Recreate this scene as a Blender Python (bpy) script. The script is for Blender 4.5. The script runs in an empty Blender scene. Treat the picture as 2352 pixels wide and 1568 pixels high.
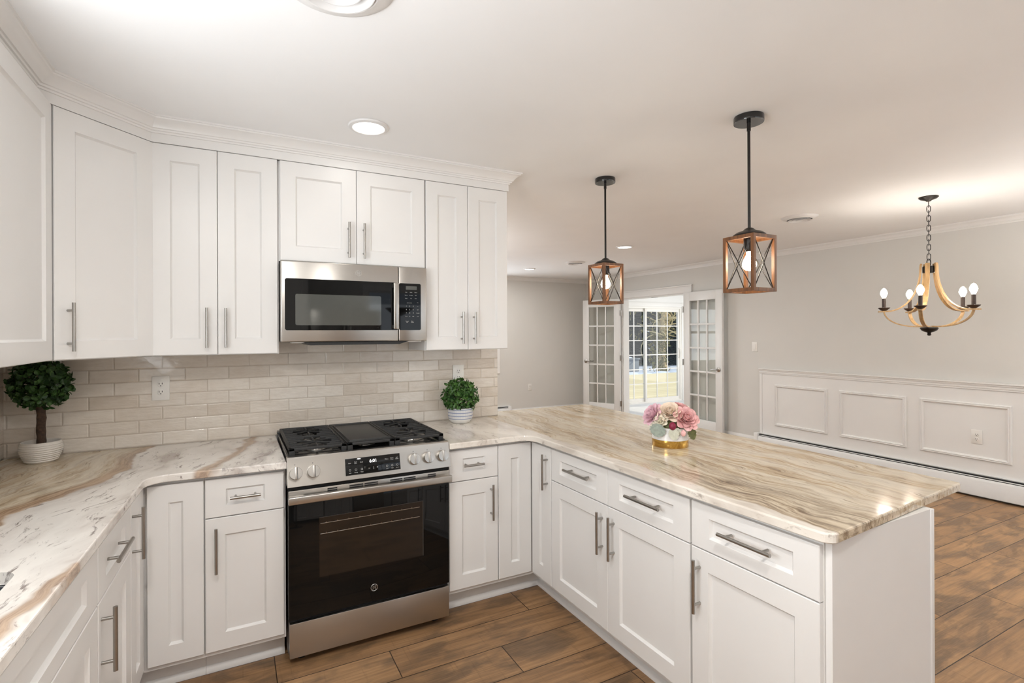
import bpy, bmesh, math, random
from mathutils import Vector, Matrix
random.seed(7)
S = bpy.context.scene
COL = S.collection
PI = math.pi

# ------------------------------------------------------------------ camera
YAW, PITCH, ROLL = 0.4744, 0.0003, -0.0047
F_PX, W_PX, H_PX = 1167.6, 2352, 1568
CX, CY = -37.07, 19.6            # principal point offset in pixels (right, up)
cam_d = bpy.data.cameras.new('camera')
cam = bpy.data.objects.new('camera', cam_d)
COL.objects.link(cam)
S.camera = cam
cam_d.sensor_fit = 'HORIZONTAL'
cam_d.sensor_width = 36.0
cam_d.lens = F_PX / W_PX * 36.0
cam_d.shift_x = -CX / W_PX
cam_d.shift_y = -CY / W_PX
cam_d.clip_start = 0.05
cam_d.clip_end = 200
fwd = Vector((math.sin(YAW), math.cos(YAW), 0)); rgt = Vector((math.cos(YAW), -math.sin(YAW), 0)); up = Vector((0, 0, 1))
f2 = fwd * math.cos(PITCH) + up * math.sin(PITCH); u2 = up * math.cos(PITCH) - fwd * math.sin(PITCH)
r3 = rgt * math.cos(ROLL) + u2 * math.sin(ROLL); u3 = u2 * math.cos(ROLL) - rgt * math.sin(ROLL)
mw = Matrix((r3, u3, -f2)).transposed().to_4x4()
mw.translation = Vector((-0.2031, -3.0645, 1.4629))
cam.matrix_world = mw

# ------------------------------------------------------------------ sky, sun, exposure
S.view_settings.view_transform = 'Standard'
S.view_settings.look = 'None'
S.view_settings.gamma = 1.0
S.view_settings.use_curve_mapping = False
S.view_settings.exposure = 0.0
wd = bpy.data.worlds.new('sky'); S.world = wd; wd.use_nodes = True
bg = wd.node_tree.nodes['Background']
bg.inputs[0].default_value = (0.70, 0.83, 1.0, 1); bg.inputs[1].default_value = 0.9

def light(name, typ, loc, energy, color=(1, 1, 1), size=None, size_y=None, rot=None, radius=None, spread=None):
    d = bpy.data.lights.new(name, typ); d.energy = energy; d.color = color
    if typ == 'AREA':
        if size_y: d.shape = 'RECTANGLE'; d.size = size; d.size_y = size_y
        else: d.shape = 'DISK'; d.size = size
        if spread: d.spread = spread
    if radius is not None and typ == 'POINT': d.shadow_soft_size = radius
    o = bpy.data.objects.new(name, d); COL.objects.link(o); o.location = loc
    if rot: o.rotation_euler = rot
    return o

WARM = (1.0, 0.92, 0.82); NEUT = (1.0, 0.975, 0.94); DAY = (0.93, 0.97, 1.0)
sun = light('sun', 'SUN', (20, 0, 20), 3.4, (1.0, 0.92, 0.76))
sun.data.angle = 0.01
sun.rotation_euler = Vector((0.90, -0.25, 0.55)).to_track_quat('Z', 'Y').to_euler()
# far-wall window daylight, plus fill at the added, unseen rear and sink windows
light('window_daylight_or_fill', 'AREA', (2.9, -5.12, 1.35), 14, DAY, 2.6, 1.5, (PI / 2 + .7, 0, 0))
light('window_daylight_or_fill', 'AREA', (-1.08, -2.15, 1.55), 37, DAY, 1.1, 0.85, (0, -PI / 2 - .75, 0))
light('window_daylight_or_fill', 'AREA', (2.71, 4.86, 1.42), 39, DAY, 2.0, 1.15, (-PI / 2 - .4, 0, 0))
light('sunroom_side_fill', 'AREA', (9.45, 2.6, 1.4), 40, (1.0, .985, .96), 2.4, 1.6, (0, PI / 2, 0))  # added fill that brightens the sunroom from its unseen side

# ------------------------------------------------------------------ mesh builder
class MB:
    def __init__(s): s.b = bmesh.new()
    def face(s, vs):
        try: return s.b.faces.new(vs)
        except ValueError: return None
    def box(s, x0, x1, y0, y1, z0, z1, bev=0, seg=2):
        v = [s.b.verts.new((x, y, z)) for z in (z0, z1) for y in (y0, y1) for x in (x0, x1)]
        fs = [s.b.faces.new([v[i] for i in q]) for q in ((0, 2, 3, 1), (4, 5, 7, 6), (0, 1, 5, 4), (2, 6, 7, 3), (0, 4, 6, 2), (1, 3, 7, 5))]
        if bev:
            es = list({e for f in fs for e in f.edges})
            bmesh.ops.bevel(s.b, geom=es, offset=bev, offset_type='OFFSET', segments=seg, profile=0.5, affect='EDGES')
        return s
    def cyl(s, p0, p1, r, n=20, r1=None, cap=True):
        p0, p1 = Vector(p0), Vector(p1); r1 = r if r1 is None else r1
        d = (p1 - p0).normalized(); a = d.orthogonal().normalized(); b = d.cross(a)
        A = [s.b.verts.new(p0 + (a * math.cos(t) + b * math.sin(t)) * r) for t in [2 * PI * i / n for i in range(n)]]
        B = [s.b.verts.new(p1 + (a * math.cos(t) + b * math.sin(t)) * r1) for t in [2 * PI * i / n for i in range(n)]]
        for i in range(n): s.face((A[i], A[(i + 1) % n], B[(i + 1) % n], B[i]))
        if cap: s.face(A[::-1]); s.face(B)
        return s
    def lathe(s, prof, c=(0, 0, 0), n=40, axis=None):
        c = Vector(c); rings = []
        ax = Vector(axis).normalized() if axis else Vector((0, 0, 1))
        a = ax.orthogonal().normalized() if axis else Vector((1, 0, 0)); b = ax.cross(a)
        for r, z in prof:
            if r < 1e-6: rings.append([s.b.verts.new(c + ax * z)])
            else: rings.append([s.b.verts.new(c + ax * z + (a * math.cos(2 * PI * i / n) + b * math.sin(2 * PI * i / n)) * r) for i in range(n)])
        for A, B in zip(rings, rings[1:]):
            for i in range(n):
                j = (i + 1) % n
                if len(A) == 1 and len(B) > 1: s.face((A[0], B[i], B[j]))
                elif len(B) == 1 and len(A) > 1: s.face((A[i], A[j], B[0]))
                elif len(A) > 1: s.face((A[i], A[j], B[j], B[i]))
        return s
    def tube(s, pts, r, n=8, closed=False, radii=None):
        pts = [Vector(p) for p in pts]; N = len(pts); rings = []; prev = None
        for i, p in enumerate(pts):
            q0 = pts[(i - 1) % N] if (closed or i > 0) else p
            q1 = pts[(i + 1) % N] if (closed or i < N - 1) else p
            t = (q1 - q0).normalized()
            if prev is None: a = t.orthogonal().normalized()
            else:
                a = prev - t * prev.dot(t)
                a = a.normalized() if a.length > 1e-6 else t.orthogonal().normalized()
            prev = a; b = t.cross(a); rr = radii[i] if radii else r
            rings.append([s.b.verts.new(p + (a * math.cos(2 * PI * k / n) + b * math.sin(2 * PI * k / n)) * rr) for k in range(n)])
        for i in range(N if closed else N - 1):
            A, B = rings[i], rings[(i + 1) % N]
            for k in range(n): s.face((A[k], A[(k + 1) % n], B[(k + 1) % n], B[k]))
        if not closed: s.face(rings[0][::-1]); s.face(rings[-1])
        return s
    def strip(s, pts, w, t):
        # flat bar: pts = list of (point, width direction, thickness direction)
        rings = []
        for p, wd_, td in pts:
            p = Vector(p); wd_ = Vector(wd_) * w / 2; td = Vector(td) * t / 2
            rings.append([s.b.verts.new(p + q) for q in (-wd_ - td, wd_ - td, wd_ + td, -wd_ + td)])
        for A, B in zip(rings, rings[1:]):
            for k in range(4): s.face((A[k], A[(k + 1) % 4], B[(k + 1) % 4], B[k]))
        s.face(rings[0][::-1]); s.face(rings[-1])
        return s
    def prism(s, poly, z0, z1, holes=()):
        loops = [list(poly)] + [list(h) for h in holes]
        for z, flip in ((z0, True), (z1, False)):
            es = []; allv = []
            for lp in loops:
                vs = [s.b.verts.new((x, y, z)) for x, y in lp]; allv.append(vs)
                es += [s.b.edges.new((vs[i], vs[(i + 1) % len(vs)])) for i in range(len(vs))]
            if holes: bmesh.ops.triangle_fill(s.b, use_beauty=True, use_dissolve=True, edges=es)
            else: s.face(allv[0][::-1] if flip else allv[0])
            if z == z0: bot = allv
            else: top = allv
        for A, B in zip(bot, top):
            for i in range(len(A)):
                j = (i + 1) % len(A); s.face((A[i], A[j], B[j], B[i]))
        return s
    def slab(s, poly, z0, z1, w=.005, holes=()):
        P = [Vector(q) for q in poly]; n = len(P)
        area = sum(P[i].x * P[(i + 1) % n].y - P[(i + 1) % n].x * P[i].y for i in range(n)); sg = 1 if area > 0 else -1
        inn = []
        for i in range(n):
            a = (P[i] - P[i - 1]).normalized(); b = (P[(i + 1) % n] - P[i]).normalized()
            na = Vector((-a.y, a.x)) * sg; nb = Vector((-b.y, b.x)) * sg; m = (na + nb).normalized(); inn.append(m / max(.35, m.dot(na)))
        def ring(o, z): return [s.b.verts.new((q.x + k.x * o, q.y + k.y * o, z)) for q, k in zip(P, inn)]
        R = [ring(w * .6, z0), ring(0, z0 + w * .6), ring(0, z1 - w), ring(w * .29, z1 - w * .29), ring(w, z1)]
        for A, B in zip(R, R[1:]):
            for i in range(n): s.face((A[i], A[(i + 1) % n], B[(i + 1) % n], B[i]))
        H = [([s.b.verts.new((x, y, z0)) for x, y in h], [s.b.verts.new((x, y, z1)) for x, y in h]) for h in holes]
        for lo_, hi_ in H:
            for i in range(len(lo_)): s.face((lo_[i], lo_[(i + 1) % len(lo_)], hi_[(i + 1) % len(lo_)], hi_[i]))
        for outer, k in ((R[0], 0), (R[-1], 1)):
            loops = [outer] + [h[k] for h in H]; es = []
            for lp in loops:
                for i in range(len(lp)): es.append(s.b.edges.get((lp[i], lp[(i + 1) % len(lp)])) or s.b.edges.new((lp[i], lp[(i + 1) % len(lp)])))
            if H: bmesh.ops.triangle_fill(s.b, use_beauty=True, use_dissolve=False, edges=es)
            else: s.face(outer)
        return s
    def extrude_profile(s, prof, a, b):
        # prof: list of (vector offset) closed polygon, swept from a to b
        A = [s.b.verts.new(Vector(a) + Vector(p)) for p in prof]; B = [s.b.verts.new(Vector(b) + Vector(p)) for p in prof]
        n = len(A)
        for i in range(n): s.face((A[i], A[(i + 1) % n], B[(i + 1) % n], B[i]))
        s.face(A[::-1]); s.face(B)
        return s
    def sweep(s, path, prof, side=1):
        # path: 2D points; prof: closed polygon of (out, z); out is to the given side of the path
        P = [Vector(p) for p in path]; nv = []
        seg = [(P[i + 1] - P[i]).normalized() for i in range(len(P) - 1)]
        nm = [Vector((d.y, -d.x)) * side for d in seg]
        for i in range(len(P)):
            if i == 0: nv.append(nm[0])
            elif i == len(P) - 1: nv.append(nm[-1])
            else:
                m = (nm[i - 1] + nm[i]).normalized(); nv.append(m / max(0.2, m.dot(nm[i])))
        rings = [[s.b.verts.new((p.x + n.x * o, p.y + n.y * o, z)) for o, z in prof] for p, n in zip(P, nv)]
        k = len(prof)
        for A, B in zip(rings, rings[1:]):
            for i in range(k): s.face((A[i], A[(i + 1) % k], B[(i + 1) % k], B[i]))
        s.face(rings[0][::-1]); s.face(rings[-1])
        return s
    def ball(s, c, r, n=12, sc=(1, 1, 1)):
        m = Matrix.Translation(Vector(c)) @ Matrix.Diagonal((r * sc[0], r * sc[1], r * sc[2], 1))
        bmesh.ops.create_uvsphere(s.b, u_segments=n, v_segments=max(6, n // 2 + 2), radius=1, matrix=m)
        return s
    def mesh(s, me, M):
        k = len(s.b.verts); s.b.from_mesh(me); s.b.verts.ensure_lookup_table()
        for v in list(s.b.verts)[k:]: v.co = M @ v.co
        return s
    def build(s, name, mat, parent=None, smooth=35, local=False, recalc=True):
        if parent is not None and not local:
            top = parent
            while top.parent is not None: top = top.parent
            s.b.transform(top.matrix_basis.inverted())
        if recalc: bmesh.ops.recalc_face_normals(s.b, faces=s.b.faces)
        me = bpy.data.meshes.new(name); s.b.to_mesh(me); s.b.free()
        if smooth:
            for p in me.polygons: p.use_smooth = True
            if smooth < 180: me.set_sharp_from_angle(angle=math.radians(smooth))
        o = bpy.data.objects.new(name, me); COL.objects.link(o)
        for m in (mat if isinstance(mat, (list, tuple)) else [mat]): me.materials.append(m)
        if parent is not None: o.parent = parent
        return o

def tag(o, label=None, cat=None, group=None, kind=None):
    if label: o['label'] = label
    if cat: o['category'] = cat
    if group: o['group'] = group
    if kind: o['kind'] = kind
    return o
def thing(name, label, cat, loc=(0, 0, 0), rz=0, group=None):
    o = bpy.data.objects.new(name, None); COL.objects.link(o)
    o.empty_display_size = 0.05
    o.location = loc; o.rotation_euler = (0, 0, rz)
    return tag(o, label, cat, group)
def struct(name, mb, mat, label=None, parent=None, smooth=35):
    o = mb.build(name, mat, parent, smooth)
    if parent is None: tag(o, label, None, None, 'structure')
    return o
def dup(root, loc=None, label=None, rz=None):
    r = root.copy(); COL.objects.link(r)
    if loc is not None: r.location = loc
    if rz is not None: r.rotation_euler = (0, 0, rz)
    if label: r['label'] = label
    for ch in list(root.children):
        c = ch.copy(); COL.objects.link(c); c.parent = r
        for g in list(ch.children):
            d = g.copy(); COL.objects.link(d); d.parent = c
    return r
def bevel_mod(o, w, seg=2, ang=40):
    m = o.modifiers.new('bevel', 'BEVEL'); m.width = w; m.segments = seg; m.limit_method = 'ANGLE'; m.angle_limit = math.radians(ang); m.harden_normals = True
    return o
_dg = bpy.context.evaluated_depsgraph_get()
def text_mesh(body, size, ext=0.0004, align='CENTER', shear=0):
    cu = bpy.data.curves.new('lettering', 'FONT'); cu.body = body; cu.size = size; cu.extrude = ext
    cu.align_x = align; cu.align_y = 'CENTER'; cu.resolution_u = 3; cu.shear = shear
    ob = bpy.data.objects.new('lettering', cu); COL.objects.link(ob)
    dg = bpy.context.evaluated_depsgraph_get(); dg.update()
    me = bpy.data.meshes.new_from_object(ob.evaluated_get(dg))
    bpy.data.objects.remove(ob); bpy.data.curves.remove(cu)
    return me
def arc(c, r, a0, a1, n, plane='xy'):
    o = []
    for i in range(n + 1):
        a = a0 + (a1 - a0) * i / n
        o.append((c[0] + r * math.cos(a), c[1] + r * math.sin(a)))
    return o

# ------------------------------------------------------------------ materials
class N:
    def __init__(s, name):
        s.m = bpy.data.materials.new(name); s.m.use_nodes = True; s.t = s.m.node_tree
        s.bsdf = s.t.nodes['Principled BSDF']; s.out = s.t.nodes['Material Output']
    def new(s, typ, **kw):
        n = s.t.nodes.new(typ)
        for k, v in kw.items(): setattr(n, k, v)
        return n
    def link(s, a, b): s.t.links.new(a, b)
    def set(s, sock, v):
        if hasattr(v, 'is_output') or isinstance(v, bpy.types.NodeSocket): s.link(v, sock)
        elif isinstance(v, (tuple, list)) and len(v) == 3 and sock.type == 'RGBA': sock.default_value = (*v, 1)
        else: sock.default_value = v
    def math(s, op, a, b=None, c=None, clamp=False):
        n = s.new('ShaderNodeMath', operation=op); n.use_clamp = clamp
        s.set(n.inputs[0], a)
        if b is not None: s.set(n.inputs[1], b)
        if c is not None: s.set(n.inputs[2], c)
        return n.outputs[0]
    def pos(s): return s.new('ShaderNodeNewGeometry').outputs['Position']
    def obj(s): return s.new('ShaderNodeTexCoord').outputs['Object']
    def sep(s, v):
        n = s.new('ShaderNodeSeparateXYZ'); s.link(v, n.inputs[0]); return n.outputs
    def comb(s, x=0, y=0, z=0):
        n = s.new('ShaderNodeCombineXYZ')
        for i, v in enumerate((x, y, z)): s.set(n.inputs[i], v)
        return n.outputs[0]
    def scale(s, v, sc, off=(0, 0, 0)):
        n = s.new('ShaderNodeMapping'); s.link(v, n.inputs[0]); n.inputs['Scale'].default_value = sc; n.inputs['Location'].default_value = off
        return n.outputs[0]
    def noise(s, v, scale=5, detail=3, rough=.5, dist=0, dim='3D'):
        n = s.new('ShaderNodeTexNoise', noise_dimensions=dim); s.link(v, n.inputs['Vector'])
        n.inputs['Scale'].default_value = scale; n.inputs['Detail'].default_value = detail; n.inputs['Roughness'].default_value = rough; n.inputs['Distortion'].default_value = dist
        return n.outputs['Fac']
    def white(s, v):
        n = s.new('ShaderNodeTexWhiteNoise', noise_dimensions='3D'); s.link(v, n.inputs['Vector']); return n.outputs['Value']
    def ramp(s, f, stops, interp='LINEAR'):
        n = s.new('ShaderNodeValToRGB'); s.set(n.inputs[0], f); e = n.color_ramp.elements; n.color_ramp.interpolation = interp
        while len(e) < len(stops): e.new(0.5)
        for q, (p, c) in zip(e, stops): q.position = p; q.color = (*c, 1) if len(c) == 3 else c
        return n.outputs[0]
    def rng(s, v, a, b, c=0.0, d=1.0, smooth=True):
        n = s.new('ShaderNodeMapRange'); n.interpolation_type = 'SMOOTHSTEP' if smooth else 'LINEAR'
        s.set(n.inputs[0], v)
        for i, q in enumerate((a, b, c, d)): s.set(n.inputs[i + 1], q)
        return n.outputs[0]
    def mix(s, f, a, b, bt='MIX'):
        n = s.new('ShaderNodeMix', data_type='RGBA', blend_type=bt)
        s.set(n.inputs[0], f); s.set(n.inputs[6], a); s.set(n.inputs[7], b); return n.outputs[2]
    def bump(s, h, strength=.2, dist=.01):
        n = s.new('ShaderNodeBump'); n.inputs['Strength'].default_value = strength; n.inputs['Distance'].default_value = dist
        s.link(h, n.inputs['Height']); s.link(n.outputs[0], s.bsdf.inputs['Normal'])
    def P(s, **kw):
        for k, v in kw.items(): s.set(s.bsdf.inputs[k.replace('_', ' ')], v)
        return s

def srgb(r, g, b):
    return tuple((c / 255 / 12.92) if c / 255 <= .04045 else ((c / 255 + .055) / 1.055) ** 2.4 for c in (r, g, b))
def plain(name, col, rough=.5, metal=0, coat=0, var=0.04, nscale=40, emit=None, estr=0, bump=0, spec=None):
    k = N(name); v = k.noise(k.obj(), nscale, 3)
    dk = tuple(c * (1 - var) for c in col); lt = tuple(min(1, c * (1 + var)) for c in col)
    k.P(Base_Color=k.ramp(v, [(.3, dk), (.7, lt)]), Roughness=rough, Metallic=metal)
    if coat: k.P(Coat_Weight=coat, Coat_Roughness=.08)
    if spec is not None: k.P(Specular_IOR_Level=spec)
    if emit: k.P(Emission_Color=emit, Emission_Strength=estr)
    if bump: k.bump(v, bump, .002)
    return k.m

M = {}
M['cabinet'] = plain('white_cabinet_paint', (.80, .785, .765), .32, var=.008, nscale=6)
M['trim'] = plain('white_trim_paint', (.80, .79, .77), .4, var=.008, nscale=6)
M['door'] = plain('white_door_paint', (.78, .78, .765), .35, var=.008, nscale=6)
M['ceiling'] = plain('ceiling_paint', (.88, .88, .88), .9, var=.012, nscale=2.5)
M['wall'] = plain('grey_wall_paint', srgb(213, 211, 206), .75, var=.012, nscale=3, bump=.04)
M['shiplap_white'] = plain('white_shiplap_paint', (.82, .815, .80), .5, var=.01, nscale=5)
M['sunfloor'] = plain('grey_vinyl_floor', srgb(202, 204, 206), .35, var=.08, nscale=4)
M['nickel'] = plain('brushed_nickel', (.40, .385, .36), .30, 1, var=.05, nscale=60)
M['chrome'] = plain('satin_steel', (.55, .53, .50), .25, 1, var=.03)
M['black_iron'] = plain('black_cast_iron', (.018, .018, .018), .55, var=.2, nscale=200, bump=.15)
M['black_enamel'] = plain('black_enamel', (.012, .012, .012), .16, var=.05)
M['black_glass'] = plain('black_glass', (.005, .005, .005), .03, var=.02, spec=.30)
M['win_glass'] = plain('oven_window_glass', (.012, .009, .007), .05, var=.05, spec=.55)
M['mw_window'] = plain('microwave_window_glass', (.075, .078, .07), .05, var=.02, coat=.6)
M['range_side'] = plain('dark_grey_metal', (.10, .095, .09), .4, .6)
M['dark_slot'] = plain('dark_gap', (.01, .01, .01), .9)
M['bronze'] = plain('oil_rubbed_bronze', (.020, .017, .015), .35, .5, var=.15)
M['black_gloss'] = plain('glossy_black_metal', (.012, .012, .013), .10, .3, coat=.6)
M['plastic'] = plain('white_plastic', (.80, .78, .74), .35, var=.01)
M['slot'] = plain('outlet_slot', (.03, .03, .03), .6)
M['vent_metal'] = plain('white_vent_metal', (.76, .75, .74), .4, var=.01)
M['ivory_pot'] = plain('white_ribbed_ceramic', (.72, .68, .62), .55, var=.04)
M['soil'] = plain('dark_moss', (.05, .045, .03), .9, var=.3, nscale=150, bump=.4)
M['bark'] = plain('dark_brown_bark', (.055, .03, .017), .8, var=.4, nscale=90, bump=.6)
M['ceramic'] = plain('white_glazed_ceramic', (.82, .81, .80), .12, var=.01, coat=.4)
M['gold'] = plain('polished_gold', (.62, .40, .11), .16, 1, var=.12, nscale=20)
M['letter'] = plain('pale_grey_print', (.55, .55, .53), .5)
M['logo'] = plain('silver_emblem', (.62, .61, .59), .3, .9)
M['sink'] = plain('brushed_sink_steel', (.22, .23, .25), .32, .9, var=.08)
M['digit'] = plain('lit_white_digits', (.8, .8, .8), .5, emit=(1, 1, 1), estr=1.6)
M['bulb'] = plain('glowing_bulb', (1, .9, .7), .4, emit=(1.0, .84, .60), estr=28)
M['bulb_soft'] = plain('glowing_candle_bulb', (1, .9, .75), .4, emit=(1.0, .88, .70), estr=22)
M['led'] = plain('lit_diffuser', (1, 1, 1), .4, emit=(1.0, .96, .88), estr=3.5)
M['candle'] = plain('dark_candle_sleeve', (.05, .03, .022), .45, .2)
M['grille'] = plain('heater_enamel', (.78, .78, .77), .4, var=.01)
M['snow'] = plain('blue_white_snow', (.60, .68, .80), .8, var=.08, nscale=2, bump=.3)
M['bin'] = plain('grey_painted_box', (.20, .24, .28), .6)
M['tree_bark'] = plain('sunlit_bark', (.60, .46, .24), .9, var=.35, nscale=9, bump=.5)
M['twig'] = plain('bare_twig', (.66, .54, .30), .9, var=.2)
M['petal_pink'] = plain('pink_petal', srgb(248, 190, 188), .6, var=.22, nscale=60)
M['petal_mauve'] = plain('mauve_pink_petal', srgb(242, 200, 210), .6, var=.2, nscale=60)
M['petal_peach'] = plain('peach_petal', srgb(250, 228, 208), .6, var=.10, nscale=60)
M['petal_cream'] = plain('cream_petal', srgb(240, 232, 212), .6, var=.1, nscale=60)
M['bud_red'] = plain('burgundy_bud', srgb(128, 28, 58), .5, var=.25, nscale=80)
M['leaf_sage'] = plain('dusty_sage_leaf', srgb(150, 160, 150), .8, var=.18, nscale=90)
M['leaf_pale'] = plain('pale_grey_leaf', srgb(205, 205, 188), .8, var=.12, nscale=90)
M['leaf_olive'] = plain('olive_leaf', srgb(98, 100, 60), .6, var=.25, nscale=60)

def m_leaf(name, a, b, c):
    k = N(name); v = k.noise(k.obj(), 28, 2)
    k.P(Base_Color=k.ramp(v, [(.30, a), (.5, b), (.72, c)]), Roughness=.42, Specular_IOR_Level=.35)
    return k.m
M['box_leaf'] = m_leaf('dark_green_leaf', (.010, .030, .008), (.028, .075, .016), (.075, .16, .035))
M['box_leaf2'] = m_leaf('mid_green_leaf', (.014, .045, .010), (.045, .12, .022), (.11, .23, .05))
M['needles'] = m_leaf('evergreen_needles', (.010, .020, .014), (.022, .042, .028), (.05, .075, .045))
M['ivy'] = m_leaf('yellow_green_ivy', (.06, .06, .015), (.20, .18, .05), (.42, .36, .12))

def m_steel(name='brushed_stainless', vert=False):
    k = N(name); p = k.obj()
    st = k.noise(k.scale(p, (3, 3, 700) if not vert else (700, 3, 3)), 1, 2, .6)
    k.P(Base_Color=k.ramp(st, [(.3, (.49, .465, .43)), (.7, (.50, .475, .44))]), Metallic=1.0,
        Roughness=.29, Anisotropic=.5, Anisotropic_Rotation=.25)
    k.bump(st, .002, .0002)
    return k.m
M['steel'] = m_steel()

def m_tile():
    k = N('glazed_beige_tile'); x, y, z = k.sep(k.pos())
    sx = k.math('ADD', x, y)
    row = k.math('FLOOR', k.math('DIVIDE', k.math('SUBTRACT', z, .9065), .0643))
    fz = k.math('FRACT', k.math('DIVIDE', k.math('SUBTRACT', z, .9065), .0643))
    u = k.math('ADD', k.math('DIVIDE', k.math('SUBTRACT', sx, .064), .1985), k.math('MULTIPLY', k.math('MODULO', k.math('ADD', row, 40), 2), .5))
    fu = k.math('FRACT', u); cu = k.math('FLOOR', u)
    rnd = k.white(k.comb(cu, row, 3.7)); rnd2 = k.white(k.comb(row, cu, 9.1))
    base = k.ramp(rnd, [(0, srgb(203, 191, 176)), (.5, srgb(216, 206, 193)), (1, srgb(226, 219, 209))])
    v = k.noise(k.scale(k.pos(), (14, 14, 30)), 1, 4, .6)
    base = k.mix(.25, base, k.ramp(v, [(.3, srgb(196, 182, 165)), (.7, srgb(234, 228, 219))]))
    du = k.math('MULTIPLY', k.math('MINIMUM', fu, k.math('SUBTRACT', 1, fu)), .1985)
    dz = k.math('MULTIPLY', k.math('MINIMUM', fz, k.math('SUBTRACT', 1, fz)), .0643)
    dd = k.math('MINIMUM', du, dz)
    tile = k.rng(dd, .0008, .0018)
    col = k.mix(tile, srgb(186, 172, 156), base)
    wav = k.noise(k.scale(k.comb(k.math('ADD', sx, k.math('MULTIPLY', rnd2, 7)), z, rnd), (16, 60, 5)), 1, 3, .6, .6)
    rim = k.rng(dd, .0005, .006)
    h = k.math('ADD', k.math('MULTIPLY', wav, 1.0), k.math('MULTIPLY', rim, .7))
    k.P(Base_Color=col, Roughness=k.rng(tile, 0, 1, .7, .13), Coat_Weight=.2)
    k.bump(h, .6, .0040)
    return k.m
M['tile'] = m_tile()

def m_floor():
    k = N('brown_wood_planks'); x, y, z = k.sep(k.pos())
    r = k.math('DIVIDE', k.math('ADD', y, .752), .2065)
    row = k.math('FLOOR', r); fr = k.math('FRACT', r)
    off = k.math('ADD', k.math('ADD', .05, k.math('MULTIPLY', row, .475)), k.math('MULTIPLY', k.math('LESS_THAN', row, -3.5), -.69))
    u = k.math('DIVIDE', k.math('ADD', x, off), 1.225)
    cu = k.math('FLOOR', u); fu = k.math('FRACT', u)
    rnd = k.white(k.comb(cu, row, 1.3)); rnd2 = k.white(k.comb(row, cu, 5.9))
    loc = k.comb(k.math('ADD', x, k.math('MULTIPLY', rnd, 31)), k.math('ADD', y, k.math('MULTIPLY', rnd2, 17)), rnd)
    grain = k.noise(k.scale(loc, (2.2, 48, 1)), 1, 6, .62, .6)
    fine = k.noise(k.scale(loc, (10, 230, 1)), 1, 3, .6)
    smud = k.noise(k.scale(loc, (3.2, 8.5, 1)), 1, 4, .55, .5)
    saw = k.noise(k.scale(loc, (90, 5, 1)), 1, 2, .5)
    col = k.ramp(grain, [(.25, srgb(116, 89, 62)), (.5, srgb(158, 122, 86)), (.75, srgb(190, 150, 108))])
    col = k.mix(k.math('MULTIPLY', k.rng(smud, .45, .63), .72), col, srgb(84, 71, 58))
    col = k.mix(k.rng(fine, .35, .8, 0, .30), col, srgb(186, 150, 114))
    col = k.mix(k.math('MULTIPLY', k.rng(saw, .58, .75), .18), col, srgb(60, 42, 30))
    col = k.mix(k.math('MULTIPLY', rnd, .30), col, srgb(118, 86, 58))
    dy = k.math('MULTIPLY', k.math('MINIMUM', fr, k.math('SUBTRACT', 1, fr)), .2065)
    du = k.math('MULTIPLY', k.math('MINIMUM', fu, k.math('SUBTRACT', 1, fu)), 1.225)
    g = k.rng(k.math('MINIMUM', dy, du), .0008, .0030)
    col = k.mix(g, srgb(34, 22, 15), col)
    k.P(Base_Color=col, Roughness=k.rng(grain, .3, .7, .38, .50), Specular_IOR_Level=.4)
    k.bump(k.math('ADD', k.math('MULTIPLY', g, 1.0), k.math('MULTIPLY', fine, .25)), .35, .002)
    return k.m
M['floor'] = m_floor()

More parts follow.
